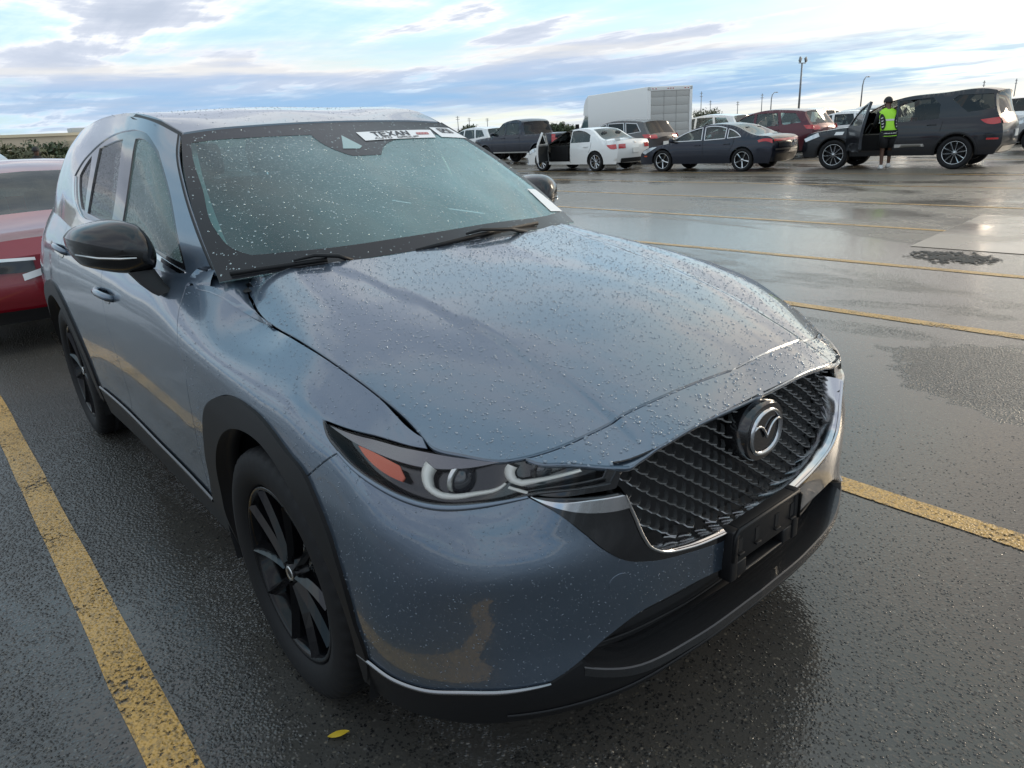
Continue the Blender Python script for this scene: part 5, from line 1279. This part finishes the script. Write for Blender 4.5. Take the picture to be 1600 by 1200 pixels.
def linepaint():
    m = bpy.data.materials.new('worn_yellow_paint'); m.use_nodes = True; t = NT(m.node_tree); b = m.node_tree.nodes['Principled BSDF']; o = m.node_tree.nodes['Material Output']
    co = t.add('ShaderNodeTexCoord').outputs['Object']
    col = t.mix(t.noise(co, 4, 4, .6), (.47, .255, .050), (.66, .385, .105)); col = t.mix(t.ramp(t.noise(co, 90, 3), [(.45, 0), (.65, .6)]), col, (.12, .09, .05)); t.set(b, 'Base Color', col)
    t.set(b, 'Roughness', t.ramp(t.noise(co, .8, 3), [(.4, .42), (.62, .20)]))
    st = t.voronoi(co, 88, 'F1'); bp = t.add('ShaderNodeBump', i_Height=t.math('ADD', t.ramp(st, [(0, 1), (.62, 0)], 'EASE'), t.noise(co, 60, 3))); bp.inputs['Distance'].default_value = .0035; bp.inputs['Strength'].default_value = .6; t.l.new(bp.outputs[0], b.inputs['Normal'])
    wear = t.math('ADD', t.math('MULTIPLY', t.noise(co, 60, 4, .7), .6), t.math('MULTIPLY', t.noise(co, 2.2, 4, .6), .4))
    tr = t.add('ShaderNodeBsdfTransparent'); mx_ = t.add('ShaderNodeMixShader'); t.l.new(t.ramp(wear, [(.40, 0), (.47, 1)]), mx_.inputs[0]); t.l.new(tr.outputs[0], mx_.inputs[1]); t.l.new(b.outputs[0], mx_.inputs[2]); t.l.new(mx_.outputs[0], o.inputs[0])
    return m
LINE = linepaint()
def line(y0, y1, x0, x1, w=.115):
    n = 24; V = []; F = []
    for i in range(n+1):
        x = x0+(x1-x0)*i/n; y = y0+(y1-y0)*i/n; j = .004
        V += [(x, y-w/2+rng.uniform(-j, j), .004), (x, y+w/2+rng.uniform(-j, j), .004)]
    for i in range(n): F.append((2*i, 2*i+2, 2*i+3, 2*i+1))
    tag(obj('parking_line', (V, F), None, LINE, smooth=False), kind='structure')
line(-1.277, -1.277, -5.4, 1.3); line(1.318, 1.318, -5.4, 1.6); line(4.02, 4.12, -5.4, 1.4); line(6.02, 6.17, -5.4, .4); line(8.80, 8.62, -9.5, .5); line(11.45, 11.30, -16, 3)
line(14.2, 14.5, -22, 4); line(17.15, 17.55, -26, 4); line(22.3, 22.8, -30, 6); line(-3.9, -3.9, -5.4, 1.3)
# pale concrete slab let into the asphalt, with tarry debris beside it
CONC = pmat('damp_concrete', (.20, .175, .15), .30)
t, co = objco(CONC); b_ = CONC.node_tree.nodes['Principled BSDF']; t.set(b_, 'Base Color', t.mix(t.noise(co, 1.6, 5, .6), (.27, .225, .18), (.42, .36, .29))); t.set(b_, 'Roughness', t.ramp(t.noise(co, .9, 3), [(.4, .34), (.6, .14)])); bump(CONC, t.noise(co, 120, 3), .15, .002)
sl_ = [(-1.62, 7.32), (-1.88, 10.40), (2.4, 10.55), (2.4, 7.45)]
tag(obj('concrete_slab', ([(x, y, .005) for x, y in sl_], [(0, 3, 2, 1)]), None, CONC, smooth=False), kind='structure')
TAR = pmat('tar_debris', (.012, .012, .011), .6)
db = []
for i in range(620):
    a, r = rng.uniform(0, 2*math.pi), rng.random()**.6
    cx, cy = -1.0+.42*r*math.cos(a)+rng.normal(0, .05), 6.85+.40*r*math.sin(a)*(.5+.5*math.sin(3*a)**2)+rng.normal(0, .05); s = rng.uniform(.006, .034); th = rng.uniform(0, 6.28)
    pts = [(cx+s*math.cos(th+q*1.2566)*rng.uniform(.6, 1.3), cy+s*math.sin(th+q*1.2566)*rng.uniform(.6, 1.3), .006) for q in range(5)]
    db.append((pts+[(cx, cy, .006+s*.16)], [(q, (q+1) % 5, 5) for q in range(5)]))
tag(obj('leaf_litter', join(*db), None, TAR, smooth=False), 'dark soggy leaf litter lying beside the pale concrete slab', 'litter', kind='stuff')
# one yellow leaf by the front wheel
LEAF = pmat('yellow_leaf', (.62, .42, .03), .45)
lp = []
for i in range(9):
    f = i/8; w = .013*math.sin(math.pi*min(1, f*.92+.06))**.8
    lp.append([(f*.058, -w, .006+.004*f+.004), (f*.058, 0, .006+.006*math.sin(3*f)), (f*.058, w, .006+.005*f)])
lf = obj('fallen_leaf', grid_mesh(lp), None, LEAF); tag(lf, 'small yellow fallen leaf on wet asphalt near the front wheel', 'leaf'); lf.location = (.245, -.945, .002); lf.rotation_euler = (0, 0, R_(62))

# loose wet stones of the open-graded asphalt around the camera, real geometry
GRIT = pmat('asphalt_stone', (.05, .047, .042), .22)
t, co = objco(GRIT); t.set(GRIT.node_tree.nodes['Principled BSDF'], 'Base Color', t.ramp(t.voronoi(co, 60, 'F1', 'Color'), [(0, (.012, .012, .013)), (.6, (.035, .034, .032)), (.85, (.09, .08, .065)), (1, (.16, .14, .11))]))
def grit(n):
    p = np.c_[rng.uniform(-2.6, 2.1, n*4), rng.uniform(-2.9, 2.6, n*4)]
    d = np.hypot(p[:, 0]-1.73, p[:, 1]+1.47)
    ok = rng.random(len(p)) < np.clip(1.75/(d+.05)-.42, 0, 1)
    ok &= ~((p[:, 0] < .62) & (np.abs(p[:, 1]) < .72)) & (np.abs(p[:, 1]+1.277) > .064) & (np.abs(p[:, 1]-1.318) > .064)
    p = p[ok][:n]; n = len(p); r = rng.uniform(.0018, .0052, n); k = 5
    a = rng.uniform(0, 6.28, n)[:, None]+np.arange(k)[None]*2*math.pi/k; wob = rng.uniform(.65, 1.25, (n, k))
    V = np.zeros((n, k+1, 3)); V[:, :k, 0] = p[:, :1]+np.cos(a)*wob*r[:, None]; V[:, :k, 1] = p[:, 1:]+np.sin(a)*wob*r[:, None]; V[:, :k, 2] = .0006
    V[:, k, 0] = p[:, 0]+rng.normal(0, .25, n)*r; V[:, k, 1] = p[:, 1]+rng.normal(0, .25, n)*r; V[:, k, 2] = r*rng.uniform(.25, .6, n)
    base = (np.arange(n)*(k+1))[:, None, None]; tri = np.array([(i, (i+1) % k, k) for i in range(k)])[None]+base
    me = bpy.data.meshes.new('grit'); me.vertices.add(n*(k+1)); me.vertices.foreach_set('co', V.ravel())
    me.loops.add(n*k*3); me.loops.foreach_set('vertex_index', tri.ravel().astype(np.int32)); me.polygons.add(n*k)
    me.polygons.foreach_set('loop_start', np.arange(0, n*k*3, 3, dtype=np.int32)); me.update(calc_edges=True); return me
tag(obj('grit', grit(70000), None, GRIT, smooth=False), 'wet stone grit of the asphalt around the blue-grey suv', 'grit', kind='stuff')
# ---------------------------------------------------------------- trees, building, poles, people
LEAFM = pmat('foliage', (.05, .075, .03), .6); LEAFM2 = pmat('foliage_olive', (.085, .09, .04), .6); BARK = pmat('bark', (.06, .045, .035), .9)
for m, (a, b2) in ((LEAFM, ((.030, .050, .020), (.080, .105, .045))), (LEAFM2, ((.05, .058, .028), (.13, .13, .06)))):
    t, co = objco(m); t.set(m.node_tree.nodes['Principled BSDF'], 'Base Color', t.mix(t.noise(co, 2.5, 3), a, b2))
def tree(name, label, cat, loc, rad, hgt, mat, n=2600, group=None, leaf=.07):
    g = empty(name, loc); tag(g, label, cat, group)
    obj('trunk', join(tube([(0, 0, 0), (.03, .02, hgt*.3), (-.02, .04, hgt*.55)], [.09, .07, .04], 8), *[tube([(0, 0, hgt*(.2+.06*k)), (rad*.4*math.cos(k*2.1), rad*.4*math.sin(k*2.1), hgt*(.5+.05*k)), (rad*.7*math.cos(k*2.1), rad*.7*math.sin(k*2.1), hgt*(.66+.04*k))], [.04, .025, .01], 6) for k in range(5)]), g, BARK)
    cl = [(rng.normal(0, .42, 3)*np.array([rad, rad, hgt*.24])+np.array([0, 0, hgt*.56]), rng.uniform(.25, .5)*rad) for _ in range(26)]
    V = []; F = []
    for i in range(n):
        c, r = cl[rng.integers(len(cl))]; d = rng.normal(size=3); d /= np.linalg.norm(d); p = c+d*r*rng.random()**.4
        if p[2] < .15 or p[2] > hgt*1.04: continue
        a = rng.normal(size=3); a /= np.linalg.norm(a); b = np.cross(a, d); b /= np.linalg.norm(b)+1e-9; s = leaf*rng.uniform(.6, 1.4); n0 = len(V)
        V += [tuple(p-a*s), tuple(p+b*s*.5), tuple(p+a*s), tuple(p-b*s*.5)]; F.append((n0, n0+1, n0+2, n0+3))
    obj('crown', (V, F), g, mat, smooth=False); return g
def polar(px, rng_, f=1116.103):
    az = math.atan2(fwd.y, fwd.x)-math.atan((px-800)/f*.98); return (1.7285+rng_*math.cos(az), -1.4695+rng_*math.sin(az))
for i, (px, rr_, r, h, lab) in enumerate(((-12, 31, 1.2, 2.55, 'leftmost bushy tree of the hedge behind the red car'), (38, 33, 1.15, 2.45, 'second bushy tree of the hedge, over the grey suv roof'), (82, 31.5, 1.2, 2.35, 'third bushy tree of the hedge, left of the person'), (128, 34, 1.1, 2.3, 'rightmost bushy tree of the hedge, beside the blue-grey suv roof'))):
    x, y = polar(px, rr_); tree('bushy_tree', lab, 'tree', (x, y, 0), r, h, (LEAFM, LEAFM2)[i % 2 == 0 and i > 0], 4200, 'hedge trees behind the red car', .075)
for i, (px, rr_, r, h, lab) in enumerate(((757, 88, 1.8, 2.4, 'dark low tree left of the pickup, far beyond the lot'), (873, 92, 1.8, 2.3, 'olive low tree just right of the pickup cab'), (892, 86, 1.7, 2.2, 'dark low tree against the truck cab'), (1112, 120, 2.6, 3.3, 'tiny distant tree right of the box truck'))):
    x, y = polar(px, rr_); tree('low_tree', lab, 'tree', (x, y, 0), r, h, (LEAFM, LEAFM2)[i % 2], 2200, 'far low trees', .16)
# building on the left
x, y = polar(95, 84); bd = empty('low_building', (x, y, 0), R_(172-90+14)); tag(bd, 'long beige flat-roofed building beyond the hedge on the left', 'building')
BEIGE = pmat('beige_wall', (.46, .40, .31), .8); BEIGE2 = pmat('beige_parapet', (.58, .51, .38), .8); GREEN = pmat('green_siding', (.05, .10, .085), .6)
obj('wall', box(-4, 5, 1.65, 34, 10, 3.3), bd, BEIGE, smooth=False); obj('parapet', box(-4, 5, 3.42, 34.3, 10.3, .25), bd, BEIGE2, smooth=False); obj('wing_wall', box(9, -2.2, 1.40, 11, 4.4, 2.8), bd, BEIGE2, smooth=False); obj('green_siding', box(8.5, -4.46, 1.1, 7, .1, 2.2), bd, GREEN, smooth=False)
for xx in (-2, 6): obj('roof_unit', box(xx, 4, 3.82, 1.8, 1.4, .5, .05), bd, pmat('unit_grey', (.45, .46, .46), .5))
for xx in (-16, -11, -6): obj('wall_door', box(xx, -.05, 1.2, 2.4, .12, 2.4), bd, pmat('door_tan', (.36, .32, .26), .6), smooth=False)
# light poles
STEEL = pmat('galvanised_steel', (.22, .23, .24), .5, .6)
lp_ = empty('light_pole', (*polar(1252, 108), 0)); tag(lp_, 'tall light pole with two flood lamps, behind the maroon suv', 'light pole')
obj('pole', tube([(0, 0, 0), (0, 0, 5), (0, 0, 7.7)], [.14, .12, .10], 10), lp_, STEEL); obj('crossbar', box(0, 0, 7.75, .14, 1.6, .10, .02), lp_, STEEL)
for s in (-1, 1): obj('flood_lamp', xf(box(0, 0, 0, .18, .45, .6, .05), Matrix.Translation((.1, s*.7, 8.15)) @ Matrix.Rotation(R_(25*s), 4, 'X')), lp_, STEEL)
poles = ((1105, 190, 7.9, 0, 'thin mast right of the box truck, taller of two'), (1119, 200, 6.0, 0, 'thin mast right of the box truck, shorter of two'), (1160, 190, 5.2, 0, 'small mast above the white suv roof'), (1196, 180, 6.3, 0, 'thin pole left of the tall light pole'), (1210, 150, 5.6, 1, 'curved street lamp left of the tall light pole'), (1345, 130, 6.4, 1, 'curved street lamp above the black suv bonnet'), (741, 190, 5.6, 0, 'thin mast by the left edge of the pickup, leftmost'), (758, 200, 5.2, 0, 'short mast just left of the pickup'), (785, 200, 4.9, 0, 'small mast above the pickup windscreen'), (6, 120, 7.2, 1, 'street lamp at the left edge of the picture'), (36, 120, 5.4, 1, 'small street lamp above the hedge'), (1527, 160, 5.4, 0, 'thin pole over the black suv roof, left of two'), (1575, 170, 5.6, 0, 'thin pole over the black suv roof, right of two'))
for px, r, h, curved, lab in poles:
    o = empty('street_lamp' if curved else 'utility_mast', (*polar(px, r), 0)); tag(o, lab, 'street lamp' if curved else 'mast', 'far poles on the horizon')
    if curved:
        obj('pole', tube([(0, 0, 0), (0, 0, h*.8), (.0, .25, h*.93), (0, .9, h), (0, 1.5, h*1.0)], [.12, .10, .08, .06, .05], 8), o, STEEL); obj('lamp_head', box(0, 1.7, h, .22, .6, .14, .04), o, STEEL)
    else:
        obj('pole', tube([(0, 0, 0), (0, 0, h)], [.11, .08], 8), o, STEEL)
        for zz in (.86, .95): obj('crossarm', box(0, 0, h*zz, .10, 1.1, .09), o, STEEL, smooth=False)
# people
SKIN = pmat('brown_skin', (.11, .055, .035), .5); HAIR = pmat('black_hair', (.008, .007, .007), .6); CLOTHB = pmat('black_cloth', (.010, .010, .012), .8); LIME = pmat('lime_vest', (.36, .75, .03), .55); SHOE = pmat('white_shoe', (.72, .71, .68), .5); SOCK = pmat('grey_strip', (.6, .6, .58), .4)
def person(label, loc, rz, lean=.0, vest=True, scale=1.0, top=None, skin=None):
    g = empty('person', loc, R_(rz)); g.scale = (scale,)*3; tag(g, label, 'person')
    L = lambda z: lean*max(0, z-.92)          # lean forward (+x) above the hips
    J = {'pel': (0, 0, .95), 'sp': (L(1.15), 0, 1.15), 'ch': (L(1.38), 0, 1.38), 'nk': (L(1.52), 0, 1.52), 'hb': (L(1.60)+.02, 0, 1.60), 'ht': (L(1.74)+.03, 0, 1.73),
         'lsh': (L(1.43), .19, 1.43), 'lel': (L(1.43)+.10, .25, 1.16), 'lwr': (L(1.43)+.30, .20, 1.06), 'lha': (L(1.43)+.40, .17, 1.06),
         'rsh': (L(1.43), -.19, 1.43), 'rel': (L(1.43)+.20, -.22, 1.22), 'rwr': (L(1.43)+.42, -.14, 1.18), 'rha': (L(1.43)+.52, -.12, 1.18),
         'lhi': (0, .09, .91), 'lkn': (.03, .10, .50), 'lan': (-.01, .10, .09), 'lto': (.13, .11, .04), 'rhi': (0, -.09, .91), 'rkn': (.12, -.11, .52), 'ran': (.16, -.12, .12), 'rto': (.30, -.12, .06)}
    Rd = {'pel': .13, 'sp': .125, 'ch': .14, 'nk': .055, 'hb': .085, 'ht': .075, 'lsh': .06, 'lel': .043, 'lwr': .03, 'lha': .035, 'rsh': .06, 'rel': .043, 'rwr': .03, 'rha': .035, 'lhi': .088, 'lkn': .058, 'lan': .04, 'lto': .035, 'rhi': .088, 'rkn': .058, 'ran': .04, 'rto': .035}
    ks = list(J); E_ = [('pel', 'sp'), ('sp', 'ch'), ('ch', 'nk'), ('nk', 'hb'), ('hb', 'ht'), ('ch', 'lsh'), ('lsh', 'lel'), ('lel', 'lwr'), ('lwr', 'lha'), ('ch', 'rsh'), ('rsh', 'rel'), ('rel', 'rwr'), ('rwr', 'rha'), ('pel', 'lhi'), ('lhi', 'lkn'), ('lkn', 'lan'), ('lan', 'lto'), ('pel', 'rhi'), ('rhi', 'rkn'), ('rkn', 'ran'), ('ran', 'rto')]
    me = bpy.data.meshes.new('body'); me.from_pydata([J[k] for k in ks], [(ks.index(a), ks.index(b)) for a, b in E_], []); me.materials.append(skin or SKIN)
    o = bpy.data.objects.new('body', me); COL.objects.link(o); o.parent = g
    md = o.modifiers.new('skin', 'SKIN'); md.use_smooth_shade = True
    sv = me.skin_vertices[0].data if me.skin_vertices else None
    if sv is None:
        bm = bmesh.new(); bm.from_mesh(me); bm.verts.layers.skin.verify(); bm.to_mesh(me); bm.free(); sv = me.skin_vertices[0].data
    for i, k in enumerate(ks): sv[i].radius = (Rd[k], Rd[k]*(.8 if k in ('pel', 'sp', 'ch') else 1))
    sv[0].use_root = True
    s = o.modifiers.new('sub', 'SUBSURF'); s.levels = 1; s.render_levels = 2
    def ell(rows, n=20): return grid_mesh([[(cx+rx*math.cos(a), cy+ry*math.sin(a), z) for a in np.linspace(0, 2*math.pi, n+1)] for cx, cy, z, rx, ry in rows])
    tor = [(L(z)+dx, 0, z, rx, ry) for z, rx, ry, dx in ((.84, .145, .205, 0), (.98, .145, .20, 0), (1.15, .145, .20, 0), (1.32, .155, .225, 0), (1.44, .140, .225, 0), (1.50, .10, .15, 0), (1.535, .07, .08, 0))]
    obj('vest' if vest else 'shirt', orient(ell(tor), (L(1.2), 0, 1.2)), g, LIME if vest else (top or CLOTHB))
    if vest:
        pts = [(-.6, 1.36), (-.45, 1.42), (.0, 1.44), (.45, 1.42), (.6, 1.36), (.5, 1.05), (0, 1.0), (-.5, 1.05)]
        def onv(a, z, e=.006):
            rx, ry = np.interp(z, [.84, 1.15, 1.32, 1.44], [.145, .145, .155, .14])+e, np.interp(z, [.84, 1.15, 1.32, 1.44], [.205, .20, .225, .225])+e; return (L(z)-rx*math.cos(a), -ry*math.sin(a), z)
        for zc in (.93, 1.24): obj('reflective_band', orient(grid_mesh([[onv(a, zc+dz) for a in np.linspace(-3.1, 3.1, 26)] for dz in (-.022, .022)]), (L(zc), 0, zc)), g, SOCK)
        for a0 in (-.9, .9):
            obj('vest_panel', orient(grid_mesh([[onv(a0+da*(1-((z-1.2)/.2)**2)**.5 if abs(z-1.2) < .2 else a0, z, .010) for da in (-.42, -.2, 0, .2, .42)] for z in np.linspace(1.01, 1.39, 9)]), (L(1.2), 0, 1.2)), g, CLOTHB)
            for k in range(4): obj('vest_lettering', orient(grid_mesh([[onv(a0+da, 1.06+.07*k+dz+(.02 if da > 0 else 0), .014) for da in (-.16, 0, .16)] for dz in (0, .028)]), (L(1.2), 0, 1.2)), g, SOCK)
    for sd_ in ('l', 'r'):
        sg = 1 if sd_ == 'l' else -1
        obj('sleeve', tube([J[sd_+'sh'], (Vector(J[sd_+'sh'])+Vector(J[sd_+'el']))/2, J[sd_+'el'], (Vector(J[sd_+'el'])*.3+Vector(J[sd_+'wr'])*.7)], [.085, .072, .062, .048], 12), g, CLOTHB if vest else (top or CLOTHB))
        hi, kn = Vector(J[sd_+'hi']), Vector(J[sd_+'kn'])
        obj('shorts_leg', tube([hi+Vector((0, 0, .04)), hi*.6+kn*.4, hi*.15+kn*.85], [.125, .115, .105], 14), g, CLOTHB)
        an = Vector(J[sd_+'an']); to = Vector(J[sd_+'to'])
        obj('shoe', join(tube([an+Vector((-.075, 0, -.045)), an+Vector((-.05, 0, -.03)), an+Vector((.02, 0, -.030)), an*.3+to*.7+Vector((0, 0, -.008)), to+Vector((.05, 0, -.012))], [.030, .052, .052, .046, .028], 12, flat=.85), tube([an+Vector((0, 0, -.04)), an+Vector((0, 0, .04))], [.052, .046], 12)), g, SHOE)
    obj('shorts', orient(ell([(0, 0, .80, .135, .19), (0, 0, .90, .15, .205), (0, 0, .99, .14, .195)]), (0, 0, .9)), g, CLOTHB)
    hc = Vector(J['ht'])*.55+Vector(J['hb'])*.45
    hv, hf = lathe([(.112*math.sin(a), .125*math.cos(a)) for a in np.linspace(.02, 1.75, 9)], 'z', 20, (hc.x-.012, 0, hc.z+.02)); obj('hair', (hv, hf), g, HAIR)
    obj('nose', tube([(hc.x+.085, 0, hc.z+.01), (hc.x+.112, 0, hc.z-.02)], [.010, .016], 6), g, skin or SKIN)
    for s_ in (1, -1):
        obj('ear', box(hc.x-.005, s_*.088, hc.z-.01, .03, .015, .055, .006), g, skin or SKIN); obj('eye', box(hc.x+.082, s_*.032, hc.z+.012, .012, .022, .010, .003), g, HAIR)
    obj('mouth', box(hc.x+.084, 0, hc.z-.058, .012, .045, .008, .002), g, pmat('lip', (.10, .03, .03), .5))
    return g
person('person in lime safety vest, black shorts and white shoes at the black suv door', (-6.86, 18.74, 0), 128, .46, True, 1.0)
person('person in dark top, only the head showing above the red car', (*polar(106, 29), 0), 40, .0, False, 1.0)
